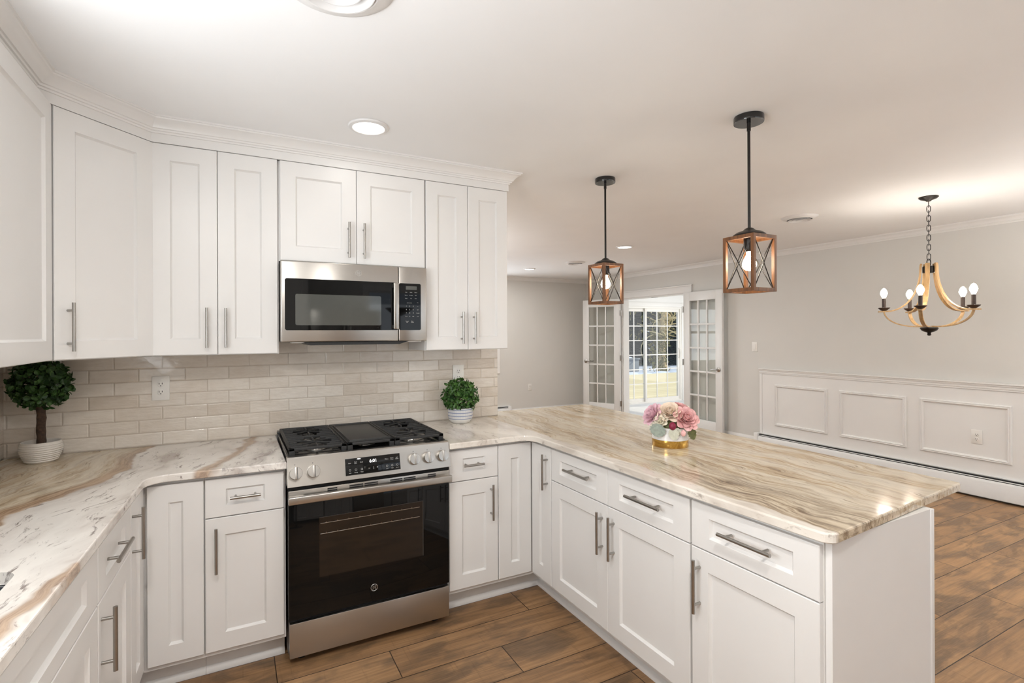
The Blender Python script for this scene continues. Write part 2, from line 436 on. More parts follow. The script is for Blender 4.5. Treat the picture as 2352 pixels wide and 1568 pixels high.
def m_stone(name, kind):
    k = N(name); P_ = k.pos(); x, y, z = k.sep(P_)
    w1 = k.noise(k.scale(P_, (1, 1, 1)), 1.6, 3, .5); w2 = k.noise(k.scale(P_, (1, 1, 1), (7, 3, 1)), 5.0, 3, .55)
    warp = k.math('ADD', k.math('MULTIPLY', k.math('SUBTRACT', w1, .5), .30), k.math('MULTIPLY', k.math('SUBTRACT', w2, .5), .10))
    if kind == 'left':
        c0 = k.math('SUBTRACT', x, k.math('MULTIPLY', y, .26)); along = k.math('ADD', y, k.math('MULTIPLY', x, .26))
    else:
        c0 = k.math('ADD', x, k.math('MULTIPLY', y, -.03)); along = y
    c = k.math('ADD', c0, warp)
    sv = k.comb(k.math('MULTIPLY', c, 52), k.math('MULTIPLY', along, 4.2), k.math('MULTIPLY', z, 40))
    streak = k.noise(sv, 1, 8, .74, .5)
    sv2 = k.comb(k.math('MULTIPLY', c, 9), k.math('MULTIPLY', along, 1.3), k.math('MULTIPLY', z, 9))
    broad = k.noise(sv2, 1, 4, .55, .4)
    dk = k.noise(k.comb(k.math('MULTIPLY', c, 70), k.math('MULTIPLY', along, 7), k.math('MULTIPLY', z, 40)), 1, 5, .7, .5)
    tan = k.ramp(streak, [(.30, srgb(104, 82, 62)), (.40, srgb(158, 134, 104)), (.50, srgb(196, 176, 146)), (.60, srgb(220, 206, 182)), (.72, srgb(234, 226, 210))])
    tan = k.mix(k.rng(broad, .38, .64, 0, .62), tan, srgb(226, 218, 202))
    if kind == 'left': tan = k.mix(.22, tan, srgb(220, 206, 184))
    tan = k.mix(k.math('MULTIPLY', k.rng(dk, .56, .68), .7), tan, srgb(92, 70, 52))
    fle = k.noise(k.comb(k.math('MULTIPLY', c, 40), k.math('MULTIPLY', along, 8), k.math('MULTIPLY', z, 26)), 1, 7, .74, .25)
    cloud = k.noise(k.comb(k.math('MULTIPLY', c, 7), k.math('MULTIPLY', along, 2.4), k.math('MULTIPLY', z, 8)), 1, 4, .6, .4)
    white = k.ramp(cloud, [(.36, srgb(190, 180, 172)), (.48, srgb(224, 218, 211)), (.62, srgb(236, 231, 224))])
    white = k.mix(k.math('MULTIPLY', k.rng(fle, .545, .66), .85), white, srgb(120, 106, 101))
    if kind == 'left':
        wh = k.rng(c, -.545, -.50)                                   # white to the right of the brown band
        band = k.math('MULTIPLY', k.rng(c, -.60, -.55), k.rng(c, -.50, -.52))
        vein = k.math('MULTIPLY', k.rng(c, -.175, -.155), k.rng(c, -.105, -.135))
        col = k.mix(wh, tan, white)
        brown = k.mix(k.rng(streak, .35, .65), srgb(132, 100, 76), srgb(190, 160, 130))
        col = k.mix(k.math('MULTIPLY', band, .85), col, brown)
        col = k.mix(k.math('MULTIPLY', vein, .80), col, brown)
        gry = k.math('MULTIPLY', k.rng(c, -.10, .06), k.rng(cloud, .62, .40))
        col = k.mix(k.math('MULTIPLY', gry, .75), col, k.mix(k.rng(fle, .4, .6), srgb(176, 165, 160), srgb(112, 98, 96)))
    else:
        # cream edge along the drawer side and a white strip beside the range
        cb = k.math('ADD', x, k.math('MULTIPLY', k.math('SUBTRACT', w2, .5), .10))
        edge = k.rng(cb, 1.305, 1.285)
        strip = k.math('MULTIPLY', k.rng(k.math('ADD', x, k.math('MULTIPLY', y, .30)), .962, .956), k.rng(y, -.73, -.69))
        wh = k.math('MAXIMUM', edge, strip)
        nearb = k.math('MULTIPLY', k.rng(y, -1.35, -1.85), k.math('MULTIPLY', k.rng(cb, 1.28, 1.32), k.rng(c, 1.66, 1.50)))
        mid = k.math('MULTIPLY', k.rng(cb, 1.30, 1.36), k.rng(c, 1.72, 1.50))
        tan = k.mix(k.math('MULTIPLY', nearb, .65), tan, k.mix(k.rng(streak, .38, .62), srgb(86, 66, 50), srgb(206, 188, 162)))
        tan = k.mix(k.math('MULTIPLY', mid, .25), tan, k.mix(k.rng(streak, .35, .6), srgb(116, 94, 72), srgb(206, 190, 164)))
        cream = k.mix(.35, white, srgb(232, 222, 206))
        col = k.mix(wh, tan, cream)
    k.P(Base_Color=col, Roughness=.11, Specular_IOR_Level=.42)
    return k.m
M['stone_left'] = m_stone('veined_stone_pale', 'left')
M['stone_right'] = m_stone('veined_stone_tan', 'right')

def m_wood(name, a, b, axis=2, rough=.5):
    k = N(name); p = k.obj(); sc = [60, 60, 60]; sc[axis] = 4
    g = k.noise(k.scale(p, tuple(sc)), 1, 5, .6, .4)
    k.P(Base_Color=k.ramp(g, [(.3, a), (.7, b)]), Roughness=rough)
    return k.m
M['cage_wood'] = m_wood('walnut_brown_wood', srgb(84, 52, 28), srgb(134, 88, 50))
M['arm_wood'] = m_wood('honey_driftwood', srgb(150, 116, 74), srgb(198, 164, 116))
M['deck'] = None
def m_deck():
    k = N('pale_yellow_deck_boards'); x, y, z = k.sep(k.pos())
    r = k.math('DIVIDE', y, .30); fr = k.math('FRACT', r); rnd = k.white(k.comb(k.math('FLOOR', r), 1, 2))
    g = k.rng(k.math('MINIMUM', fr, k.math('SUBTRACT', 1, fr)), .02, .06)
    col = k.mix(rnd, srgb(226, 212, 170), srgb(236, 224, 186))
    k.P(Base_Color=k.mix(g, srgb(206, 190, 148), col), Roughness=.7)
    return k.m
M['deck'] = m_deck()

def m_ship():
    k = N('white_shiplap_boards'); x, y, z = k.sep(k.pos())
    fr = k.math('FRACT', k.math('DIVIDE', k.math('ADD', z, .02), .19))
    d = k.math('MINIMUM', fr, k.math('SUBTRACT', 1, fr)); g = k.rng(d, .010, .028)
    k.P(Base_Color=k.mix(g, (.47, .465, .46), (.82, .815, .80)), Roughness=.5)
    k.bump(g, .5, .006)
    return k.m
M['shiplap'] = m_ship()

def m_glass(name, refl=.06, tint=(1, 1, 1)):
    k = N(name); k.t.nodes.remove(k.bsdf)
    tr = k.new('ShaderNodeBsdfTransparent'); tr.inputs[0].default_value = (*tint, 1)
    gl = k.new('ShaderNodeBsdfGlossy'); gl.inputs['Roughness'].default_value = .01
    lw = k.new('ShaderNodeLayerWeight'); lw.inputs[0].default_value = .5
    f = k.math('MULTIPLY_ADD', k.math('POWER', lw.outputs['Facing'], 5.0), .85, refl)
    mx = k.new('ShaderNodeMixShader'); k.link(f, mx.inputs[0]); k.link(tr.outputs[0], mx.inputs[1]); k.link(gl.outputs[0], mx.inputs[2])
    k.link(mx.outputs[0], k.out.inputs[0]); return k.m
M['glass'] = m_glass('clear_window_glass', .02)
M['glass_door'] = m_glass('door_pane_glass', .028, (.95, .96, .95))

def m_pot_blue():
    k = N('blue_striped_glaze'); x, y, z = k.sep(k.obj())
    a = k.math('ARCTAN2', y, x)
    tick = k.math('GREATER_THAN', k.math('FRACT', k.math('MULTIPLY', a, 14)), .45)
    zz = k.math('DIVIDE', k.math('SUBTRACT', z, .028), .019); fz = k.math('FRACT', zz)
    inb = k.math('MULTIPLY', k.math('GREATER_THAN', z, .029), k.math('LESS_THAN', z, .094))
    line = k.math('LESS_THAN', fz, .28)
    tk = k.math('MULTIPLY', tick, k.math('GREATER_THAN', fz, .40))
    f = k.math('MULTIPLY', inb, k.math('MAXIMUM', line, k.math('MULTIPLY', tk, .45)))
    k.P(Base_Color=k.mix(k.math('MULTIPLY', f, .8), (.78, .76, .72), srgb(92, 112, 158)), Roughness=.3)
    return k.m
M['pot_blue'] = m_pot_blue()

# ------------------------------------------------------------------ the room
ZC = 2.44
XL, XR, YF, YB, WT = -1.145, 5.65, -5.2, 4.65, .15
struct('floor', MB().box(XL - .2, XR + .12, YF - .2, YB + .2, -.06, 0), M['floor'], 'brown wood plank floor of kitchen and dining area')
struct('floor', MB().box(XR + .12, 10.2, 1.0, 4.98, -.06, 0), M['sunfloor'], 'pale grey floor of the sunroom beyond the french doors')
struct('ceiling', MB().box(XL - .2, XR + .14, YF - .2, YB + .2, ZC, ZC + .1), M['ceiling'], 'off-white flat ceiling over kitchen and dining area')
struct('ceiling', MB().box(XR + .14, 10.2, 1.0, 5.0, ZC, ZC + .1), M['shiplap_white'], 'white sunroom ceiling')

def wall_holes(x0, x1, z0, z1, holes, axis, t0, t1):
    """wall slab in the plane; holes as (a0, a1, z0, z1) along the wall"""
    mb = MB(); cur = x0
    def put(a0, a1, b0, b1):
        if a1 - a0 < 1e-5 or b1 - b0 < 1e-5: return
        if axis == 'x': mb.box(a0, a1, t0, t1, b0, b1)
        else: mb.box(t0, t1, a0, a1, b0, b1)
    for h in sorted(holes):
        put(cur, h[0], z0, z1); put(h[0], h[1], z0, h[2]); put(h[0], h[1], h[3], z1); cur = h[1]
    put(cur, x1, z0, z1)
    return mb
OP0, OP1, OPZ = 2.25, 3.62, 2.035           # french door opening in the right wall
struct('wall_right', wall_holes(YF, YB, 0, ZC, [(OP0, OP1, 0, OPZ)], 'y', XR, XR + .12), M['wall'], 'grey right wall with french doors and white wainscot')
struct('wall_back', wall_holes(XL - .1, XR + .12, 0, ZC, [(1.68, 3.74, .86, 2.06)], 'x', YB, YB + .14), M['wall'], 'grey far wall of the living area')
struct('wall_left', wall_holes(YF, YB, 0, ZC, [(-2.75, -1.55, 1.12, 2.05)], 'y', XL - .12, XL), M['wall'], 'left kitchen wall behind the sink run')
struct('wall_rear', wall_holes(XL - .1, XR + .12, 0, ZC, [(1.55, 4.25, .55, 2.1)], 'x', YF - .14, YF), M['wall'], 'wall behind the camera')
struct('wall_kitchen', MB().box(XL + .001, 1.381, .009, .15, 0, ZC), M['wall'], 'short kitchen wall carrying the range and cabinets')
struct('wall_backsplash', MB().box(XL + .0085, 1.381, .0, .0085, .9045, 1.425), M['tile'], 'glazed beige tile backsplash behind the range')
struct('wall_backsplash_left', MB().box(XL, XL + .008, -1.5, .009, .9045, 1.366), M['tile'], 'beige tile backsplash on the left wall')
# windows; the rear and sink ones are added out of view to bring light
def window(name, x0, x1, z0, z1, y, label, axis='x', t=.1, cas=.085, inward=-1, nx=2, nz=2):
    mb = MB(); g = MB()
    def put(m, a0, a1, b0, b1, c0, c1):
        if axis == 'x': m.box(a0, a1, c0, c1, b0, b1)
        else: m.box(c0, c1, a0, a1, b0, b1)
    c0, c1 = sorted((y + inward * .018, y)); s0, s1 = sorted((y, y - inward * t))
    put(mb, x0 - cas, x0, z0 - cas, z1 + cas, c0, c1); put(mb, x1, x1 + cas, z0 - cas, z1 + cas, c0, c1)
    put(mb, x0, x1, z1, z1 + cas, c0, c1); put(mb, x0, x1, z0 - cas, z0, c0, c1)
    m0, m1 = sorted((y - inward * .05, y - inward * .085))
    for i in range(nx + 1):
        q = x0 + (x1 - x0) * i / nx; put(mb, max(x0, q - .025), min(x1, q + .025), z0, z1, m0, m1)
    for i in range(nz + 1):
        q = z0 + (z1 - z0) * i / nz; put(mb, x0, x1, max(z0, q - .025), min(z1, q + .025), m0, m1)
    o = struct(name, mb, M['trim'], label)
    gm = y - inward * .068; put(g, x0, x1, z0, z1, gm - .002, gm + .002)
    g.build('glass', M['glass'], o)
    return o
window('window_1', 1.68, 3.74, .86, 2.06, YB, 'white cased window in the far wall, its casing edge beside the tiled wall end', nx=2)
window('added_window_2', 1.55, 4.25, .55, 2.1, YF, 'added window behind the camera, unseen, there for its light', inward=1, nx=3)
window('added_window_3', -2.75, -1.55, 1.12, 2.05, XL, 'added window over the sink, unseen, there for its light', axis='y', inward=1)

# crown mouldings, chair rail, wainscot, baseboards
def crown_prof(h, p, zt):
    # closed polygon (out, z) from wall
    return [(0, zt), (p, zt), (p, zt - .10 * h), (p * .93, zt - .16 * h), (p * .88, zt - .22 * h), (p * .70, zt - .30 * h), (p * .52, zt - .44 * h), (p * .42, zt - .60 * h), (p * .38, zt - .70 * h),
            (p * .26, zt - .72 * h), (p * .24, zt - .80 * h), (p * .14, zt - .82 * h), (p * .10, zt - .90 * h), (p * .08, zt - h), (0, zt - h)]
struct('trim_1', MB().sweep([(XL, YB), (XR, YB), (XR, YF)], crown_prof(.062, .055, ZC), 1), M['trim'], 'white crown moulding along the grey walls', smooth=20)
# crown over the wall cabinets
FX, FY = -.853, -.316
DG = [(FX, -2.0), (FX, FY - (-.536 - FX)), (-.536, FY), (1.298, FY), (1.298, .0)]
cab_crown = [(-.012, 2.3348), (0.002, 2.3348), (.002, 2.374), (.008, 2.375), (.010, 2.382), (.016, 2.384), (.018, 2.391), (.024, 2.393), (.027, 2.400), (.034, 2.409), (.044, 2.418), (.053, 2.424), (.058, 2.426), (.060, 2.431), (.066, 2.432), (.066, ZC), (-.012, ZC)]
struct('trim_2', MB().sweep(DG, cab_crown, 1), M['cabinet'], 'white crown moulding above the wall cabinets', smooth=20)
# wainscot panelling on the right wall
WY = 1.085
struct('wall_wainscot', MB().box(XR - .012, XR, YF, WY, 0, 1.0), M['trim'], 'white panelled wainscot below the chair rail')
cr = [(0, 1.012), (.030, 1.012), (.030, 1.000), (.022, .994), (.020, .984), (.014, .978), (.014, .962), (.010, .956), (.010, .946), (0, .944)]
struct('trim_3', MB().sweep([(XR - .012, WY), (XR - .012, YF)], cr, 1), M['trim'], 'white chair rail capping the wainscot', smooth=20)
struct('trim_4', MB().box(XR - .018, XR - .0121, WY - .030, WY, .2, .9435), M['trim'], 'white end stile at the left edge of the wainscot')
pm = [(0, 0), (.012, .004), (.016, .010), (.012, .016), (.018, .022), (.010, .032), (0, .036)]
for i, (a, b) in enumerate(((.889, .271), (.148, -.475), (-.582, -1.236), (-1.34, -2.0))):
    mb = MB(); z0, z1, w = .322, .825, .036
    X = XR - .0121
    ring = []
    for (o, q) in pm:
        ring.append([mb.b.verts.new((X - o, a - q, z0 + q)), mb.b.verts.new((X - o, b + q, z0 + q)), mb.b.verts.new((X - o, b + q, z1 - q)), mb.b.verts.new((X - o, a - q, z1 - q))])
    for A, B in zip(ring, ring[1:]):
        for k in range(4): mb.face((A[k], A[(k + 1) % 4], B[(k + 1) % 4], B[k]))
    for k in range(4): mb.face((ring[-1][k], ring[-1][(k + 1) % 4], ring[0][(k + 1) % 4], ring[0][k]))
    struct('trim_%d' % (5 + i), mb, M['trim'], ('picture-frame wainscot moulding nearest the french doors', 'middle wainscot moulding frame', 'wainscot moulding frame around the low outlet', 'wainscot moulding frame outside the picture')[i], smooth=20)
bb = [(0, 0), (.014, 0), (.014, .115), (.010, .128), (.006, .142), (0, .142)]
struct('baseboard_right', MB().sweep([(XR, OP0 - .11), (XR, WY + .055)], bb, 1), M['trim'], 'white baseboard beside the french door')
struct('baseboard_back', MB().sweep([(4.06, YB), (XR, YB)], bb, 1), M['trim'], 'white baseboard on the far wall')

# ------------------------------------------------------------------ french doors and opening
mb = MB()
cw, ct = .095, .02
mb.box(XR - ct, XR, OP0 - cw, OP0, 0, OPZ + .0, .003); mb.box(XR - ct, XR, OP1, OP1 + cw, 0, OPZ, .003)
mb.box(XR - ct - .004, XR, OP0 - cw - .01, OP1 + cw + .01, OPZ, OPZ + .095, .003); mb.box(XR - ct - .016, XR, OP0 - cw - .022, OP1 + cw + .022, OPZ + .095, OPZ + .115, .004)
mb.box(XR, XR + .12, OP0 - .0, OP0 + .018, 0, OPZ); mb.box(XR, XR + .12, OP1 - .018, OP1, 0, OPZ); mb.box(XR, XR + .12, OP0, OP1, OPZ - .018, OPZ)
cas = struct('trim_9', mb, M['trim'], 'white casing around the french door opening')
MB().box(XR + .03, XR + .055, 2.86, 2.99, OPZ - .021, OPZ - .0181).build('ball_catch', M['dark_slot'], cas)

def french_leaf(name, hinge, ang, label, handed):
    # leaf local: hinge at origin, extends along +x, thickness along y (-t/2..t/2)
    w, h, t = .70, 2.02, .036
    r = bpy.data.objects.new(name, None); COL.objects.link(r); r.location = (*hinge, .012); r.rotation_euler = (0, 0, ang)
    tag(r, label, None, None, 'structure')
    st, tr, br = .115, .125, .235
    m = MB(); H = t / 2
    m.box(0, st, -H, H, 0, h, .003); m.box(w - st, w, -H, H, 0, h, .003); m.box(st, w - st, -H, H, h - tr, h, .002); m.box(st, w - st, -H, H, 0, br, .002)
    gw = (w - 2 * st); gh = h - tr - br
    for i in (1, 2): m.box(st + gw * i / 3 - .011, st + gw * i / 3 + .011, -H + .006, H - .006, br, h - tr, .003)
    for i in range(1, 5): m.box(st, w - st, -H + .006, H - .006, br + gh * i / 5 - .012, br + gh * i / 5 + .012, .003)
    m.build('door_frame', M['door'], r, local=True)
    MB().box(st, w - st, -.002, .002, br, h - tr).build('glass_panes', M['glass_door'], r, local=True)
    hd = MB()
    for s in (-1, 1):
        hd.lathe([(0, .004), (.030, .004), (.030, .010), (.022, .014), (.012, .018), (.011, .040), (0, .041)], (w - .055, s * H, .95), 24, (0, s, 0))
        hd.tube([(w - .055, s * (H + .038), .95), (w - .09, s * (H + .042), .953), (w - .13, s * (H + .040), .946), (w - .165, s * (H + .038), .952)], .009, 10)
    hd.build('lever_handle', M['nickel'], r, local=True)
    for z in (.25, 1.02, 1.78):
        q = MB(); q.cyl((0, handed * (H + .006), z - .045), (0, handed * (H + .006), z + .045), .008, 12); q.box(-.004, -.0005, -H, H, z - .045, z + .045); q.box(-.03, -.003, handed * H - .002, handed * H + .004, z - .045, z + .045)
        q.build('hinge', M['nickel'], r, local=True)
    return r
# left leaf swings toward the far corner, right leaf lies back along the wall
hl = Vector((XR - .045, OP1 + .004)); tl = Vector((5.30, 4.265)) - hl
french_leaf('door_1', (hl.x, hl.y), math.atan2(tl.y, tl.x), 'white fifteen-pane french door leaf left of the opening, swung toward the corner', 1)
hr = Vector((XR - .052, OP0 - .004)); tr_ = Vector((5.545, 1.53)) - hr
french_leaf('door_2', (hr.x, hr.y), math.atan2(tr_.y, tr_.x), 'white fifteen-pane french door leaf right of the opening, folded back near the wall', -1)

# ------------------------------------------------------------------ sunroom
SY = 4.86
SX0, SX1, SZ = 6.74, 8.37, 2.0
struct('wall_sunroom', wall_holes(XR + .12, 10.2, 0, ZC, [(SX0, SX1, .0, SZ)], 'x', SY, SY + .12), M['shiplap'], 'white shiplap wall of the sunroom around the sliding door')
struct('wall_sunroom_side', wall_holes(1.0, SY, 0, ZC, [(1.4, 3.8, .6, 2.1)], 'y', 9.7, 9.82), M['shiplap'], 'white shiplap side wall of the sunroom')
struct('wall_sunroom_near', MB().box(XR + .12, 9.7, .9, 1.0, 0, ZC), M['shiplap'], 'white near wall of the sunroom')
# sliding glass door
sl = bpy.data.objects.new('door_3', None); COL.objects.link(sl); sl.location = ((SX0 + SX1) / 2, SY, 0)
tag(sl, 'white sliding glass door with grilles at the end of the sunroom', None, None, 'structure')
m = MB(); cz = .085
m.box(SX0 - cz, SX0, SY - .018, SY, 0, SZ + cz, .003); m.box(SX1, SX1 + cz, SY - .018, SY, 0, SZ + cz, .003); m.box(SX0, SX1, SY - .018, SY, SZ, SZ + cz, .003)
m.build('casing', M['trim'], sl)
m = MB(); fw = .04
m.box(SX0, SX0 + fw, SY, SY + .11, 0, SZ); m.box(SX1 - fw, SX1, SY, SY + .11, 0, SZ); m.box(SX0 + fw, SX1 - fw, SY, SY + .11, SZ - fw, SZ); m.box(SX0 + fw, SX1 - fw, SY, SY + .11, 0, .03)
m.build('door_frame', M['plastic'], sl)
SM = 7.38
def sash(x0, x1, y0, nx, name):
    m = MB(); s, b, zb, zt = .045, .065, .03, SZ - fw
    m.box(x0, x0 + s, y0, y0 + .035, zb, zt, .002); m.box(x1 - s, x1, y0, y0 + .035, zb, zt, .002); m.box(x0 + s, x1 - s, y0, y0 + .035, zt - b, zt); m.box(x0 + s, x1 - s, y0, y0 + .035, zb, zb + b)
    o = m.build(name, M['plastic'], sl)
    gx0, gx1, gz0, gz1 = x0 + s, x1 - s, zb + b, zt - b
    m = MB()
    for i in range(1, nx): q = gx0 + (gx1 - gx0) * i / nx; m.box(q - .009, q + .009, y0 + .012, y0 + .026, gz0, gz1)
    for i in range(1, 6): q = gz0 + (gz1 - gz0) * i / 6; m.box(gx0, gx1, y0 + .013, y0 + .025, q - .009, q + .009)
    m.build('grille', M['plastic'], o)
    MB().box(gx0, gx1, y0 + .006, y0 + .010, gz0, gz1).build('glass', M['glass'], o)
    return o
sash(SX0 + fw, SM + .03, SY + .060, 2, 'fixed_panel')
pnl = sash(SM - .03, SX1 - fw, SY + .018, 3, 'sliding_panel')
m = MB(); m.tube([(8.30, SY + .016, .92), (8.30, SY - .03, .94), (8.30, SY - .036, 1.02), (8.30, SY - .03, 1.10), (8.30, SY + .016, 1.12)], .011, 8)
m.build('pull_handle', M['plastic'], pnl)

# ------------------------------------------------------------------ outdoors
struct('ground', MB().box(2, 60, SY + .12, 60, -.5, -.34), M['snow'], 'snow-covered garden beyond the deck')
tag(MB().box(5.2, 26, SY + .12, 11.55, -.30, -.12).build('deck', M['deck']), 'pale yellow sunlit deck outside the sliding door', 'deck')
g = MB()
for i in range(26):
    a = 5.4 + i * .8; g.ball((a + random.uniform(-.2, .2), 12.05 + random.uniform(-.05, .3), -.32), 1, 10, (.7, .38, .20 + random.random() * .07))
tag(g.build('snow_bank', M['snow'], smooth=180), 'blue-white snow bank along the far deck edge', 'snow', kind='stuff')
bx = thing('storage_box', 'grey outdoor storage box standing in the snow', 'box', (15.6, 15.2, -.34))
MB().box(14.4, 16.40, 14.8, 15.8, -.34, .21, .02).build('box_body', M['bin'], bx)
MB().box(14.36, 16.45, 14.76, 15.84, .2101, .28, .02).build('lid', M['bin'], bx)
sn = MB(); sn.ball((15.4, 15.3, .28), 1, 14, (1.0, .45, .09)); sn.build('snow_cap', M['snow'], bx, 180)

def leaf_quad(mb, p, n, u, L, W, cup=.2):
    n = n.normalized(); u = (u - n * u.dot(n)); u = u.normalized() if u.length > 1e-5 else n.orthogonal().normalized(); v = n.cross(u)
    pts = [(0, 0, 0), (.35, .5, cup), (.75, .42, cup * .8), (1, 0, 0.05), (.75, -.42, cup * .8), (.35, -.5, cup), (.5, 0, 0)]
    vs = [mb.b.verts.new(p + u * a * L + v * b * W + n * c * W) for a, b, c in pts]
    mb.face((vs[0], vs[6], vs[1])); mb.face((vs[1], vs[6], vs[2])); mb.face((vs[2], vs[6], vs[3])); mb.face((vs[3], vs[6], vs[4])); mb.face((vs[4], vs[6], vs[5])); mb.face((vs[5], vs[6], vs[0]))
def rv():
    while True:
        v = Vector((random.uniform(-1, 1), random.uniform(-1, 1), random.uniform(-1, 1)))
        if .05 < v.length < 1: return v.normalized()
tb = MB().cyl((0, 0, 0), (0, 0, 1.6), .22, 10, .16)
def evergreen(x, y, h, r, label, seed):
    random.seed(seed)
    t = thing('evergreen_tree', label, 'tree', (x, y, -.34), 0, 'evergreens beyond the snow')
    MB().cyl((x, y, -.34), (x, y, -.34 + h * .9), .16, 8, .03).build('trunk', M['bark'], t)
    m = MB()
    for i in range(4200):
        f = random.random() ** 1.2; z = -.3 + f * h; rr = r * (1 - f * .8) * (.35 + .62 * random.random()); a = random.uniform(0, 2 * PI)
        p = Vector((x + rr * math.cos(a), y + rr * math.sin(a), z)); out = Vector((math.cos(a), math.sin(a), -.35 + random.uniform(-.3, .5)))
        leaf_quad(m, p, Vector((random.uniform(-.6, .6), random.uniform(-.6, .6), 1)), out, random.uniform(.3, .62), random.uniform(.10, .20), .3)
    m.build('foliage', M['needles'], t, 0, recalc=False)
for (x_, y_, h_, r_, lb_) in ((12.6, 18.2, 7.5, 1.9, 'dark evergreen tree at the far left edge of the sliding door view'),
                              (15.7, 18.8, 8.0, 2.0, 'dark evergreen tree behind the grey storage box'),
                              (18.7, 19.4, 8.5, 2.0, 'dark evergreen tree seen left of the sunlit trunk'),
                              (21.6, 18.8, 7.5, 2.0, 'dark evergreen tree right behind the sunlit trunk'),
                              (24.8, 19.2, 8.0, 2.0, 'dark evergreen tree at the right of the sliding door view'),
                              (17.2, 22.2, 10., 2.4, 'tall evergreen tree in the rear row, left gap'),
                              (20.9, 22.4, 11., 2.6, 'tall evergreen tree in the rear row behind the bare tree'),
                              (25.2, 22.6, 11., 2.6, 'tall evergreen tree in the rear row at the right')):
    evergreen(x_, y_, h_, r_, lb_, int(x_ * 10))
random.seed(21)
TX, TY = 16.6, 13.6
t = thing('bare_tree', 'sunlit bare tree with curly twigs outside the sliding door', 'tree', (TX, TY, -.34))
m = MB(); pts = [(TX, TY, -.36), (TX - .02, TY, .3), (TX + .02, TY, 1.0), (TX + .10, TY, 1.7), (TX + .16, TY, 2.4), (TX + .2, TY, 3.4)]
m.tube(pts, .2, 12, radii=[.26, .19, .17, .15, .12, .07])
m.build('trunk', M['tree_bark'], t)
m = MB()
for i in range(70):
    z = random.uniform(1.05, 3.3); p = Vector((TX + .1, TY, z)); d = rv(); d.z = abs(d.z) * .6 + .1; d.normalize(); L = random.uniform(.7, 1.9); path = [p.copy()]; ax = rv()
    n = 12
    for k in range(n):
        d = (Matrix.Rotation(random.uniform(.10, .42), 3, ax) @ d).normalized(); d.z -= .035; p = p + d * L / n; path.append(p.copy())
    m.tube(path, .02, 5, radii=[.034 * (1 - k / (n + 1)) + .006 for k in range(n + 1)])
m.build('curly_branches', M['twig'], t)
m = MB()
for i in range(520):
    z = random.uniform(-.3, 1.5); a = random.uniform(0, 2 * PI); rr = random.uniform(.15, .42)
    leaf_quad(m, Vector((TX - .16 + rr * math.cos(a), TY + rr * math.sin(a), z)), rv(), rv(), .13, .11)
m.build('ivy_leaves', M['ivy'], t, 0, recalc=False)
m = MB()
for i in range(420):
    p = Vector((TX + .4 + random.gauss(0, .7), TY + random.gauss(.3, .4), random.uniform(1.2, 3.2)))
    leaf_quad(m, p, rv(), rv(), .22, .05)
m.build('dry_leaves', M['ivy'], t, 0, recalc=False)

# ------------------------------------------------------------------ cabinets
random.seed(5)
DT = .019
def panel_front(mb, x0, x1, z0, z1, y=0.0, t=DT, st=.072, rail=None, rec=.010, slope=.008):
    """shaker front in local coords, its face toward -y at y - t"""
    rail = rail or st; f = y - t; e = .0022
    def ring(dx, dz, yy): return [mb.b.verts.new(p) for p in ((x0 + dx, yy, z0 + dz), (x1 - dx, yy, z0 + dz), (x1 - dx, yy, z1 - dz), (x0 + dx, yy, z1 - dz))]
    R = [ring(0, 0, y), ring(0, 0, f + e), ring(e, e, f), ring(st, rail, f), ring(st + .0015, rail + .0015, f + .0035), ring(st + slope, rail + slope, f + rec)]
    for A, B in zip(R, R[1:]):
        for k in range(4): mb.face((A[k], A[(k + 1) % 4], B[(k + 1) % 4], B[k]))
    mb.face(R[-1]); mb.face(R[0][::-1])
    return mb
def bar_pull(c, L, vertical, y, parent, so=.034, r=.0062):
    m = MB(); x, z = c; d = Vector((0, 0, 1)) if vertical else Vector((1, 0, 0)); o = Vector((x, y - so, z))
    m.cyl(o - d * L / 2, o + d * L / 2, r, 16)
    k = .5 * L - .030 if L > .15 else .5 * L - .021
    for s in (-1, 1):
        q = o + d * (k * s); m.cyl((q.x, y, q.z), (q.x, y - so, q.z), r * .78, 12)
    return m.build('bar_handle', M['nickel'], parent, 40, local=True)
def front(kind, root, x0, x1, z0, z1, st=.072, rail=None, h=None, L=.187):
    """h: (local x, z, vertical)"""
    o = panel_front(MB(), x0, x1, z0, z1, st=st, rail=rail).build(kind, M['cabinet'], root, 30, local=True)
    if h: bar_pull((h[0], h[1]), L, h[2], -DT, o)
    return o
ZB0, ZB1, ZSP = .137, .857, .695
GU = 'white wall cabinets'; GB = 'white base cabinets'
def base_cab(name, label, loc, rz, w, fronts, d=.60, group=None, toe=.085, hollow=False):
    """fronts: list of callables(root)"""
    t = thing(name, label, 'cabinet', loc, rz, group or GB)
    if hollow:
        m = MB(); m.box(0, w, 0, .018, .115, .874); m.box(0, .018, .018, d, .115, .874); m.box(w - .018, w, .018, d, .115, .874); m.box(.018, w - .018, .018, d, .115, .135)
        m.build('carcass', M['cabinet'], t, local=True)
    else: MB().box(0, w, 0, d, .115, .874).build('carcass', M['cabinet'], t, local=True)
    m = MB(); m.box(0, w, toe, toe + .02, 0, .115)
    m.extrude_profile([(0, 0, 0), (0, -.013, 0), (0, -.013, .008), (0, -.009, .022), (0, 0, .030)], (0, toe, 0), (w, toe, 0))
    m.build('toe_kick', M['cabinet'], t, local=True)
    for f in fronts: f(t)
    return t
def wall_cab(name, label, loc, rz, w, z0, z1, d, doors, group=None):
    t = thing(name, label, 'cabinet', loc, rz, group or GU)
    MB().box(0, w, 0, d, z0 - .003, z1 + .0014).build('carcass', M['cabinet'], t, local=True)
    for dr in doors: front('door', t, *dr)
    return t
G = .0022
YU = -.2945                                     # carcass front of wall cabinets, doors 19 mm proud
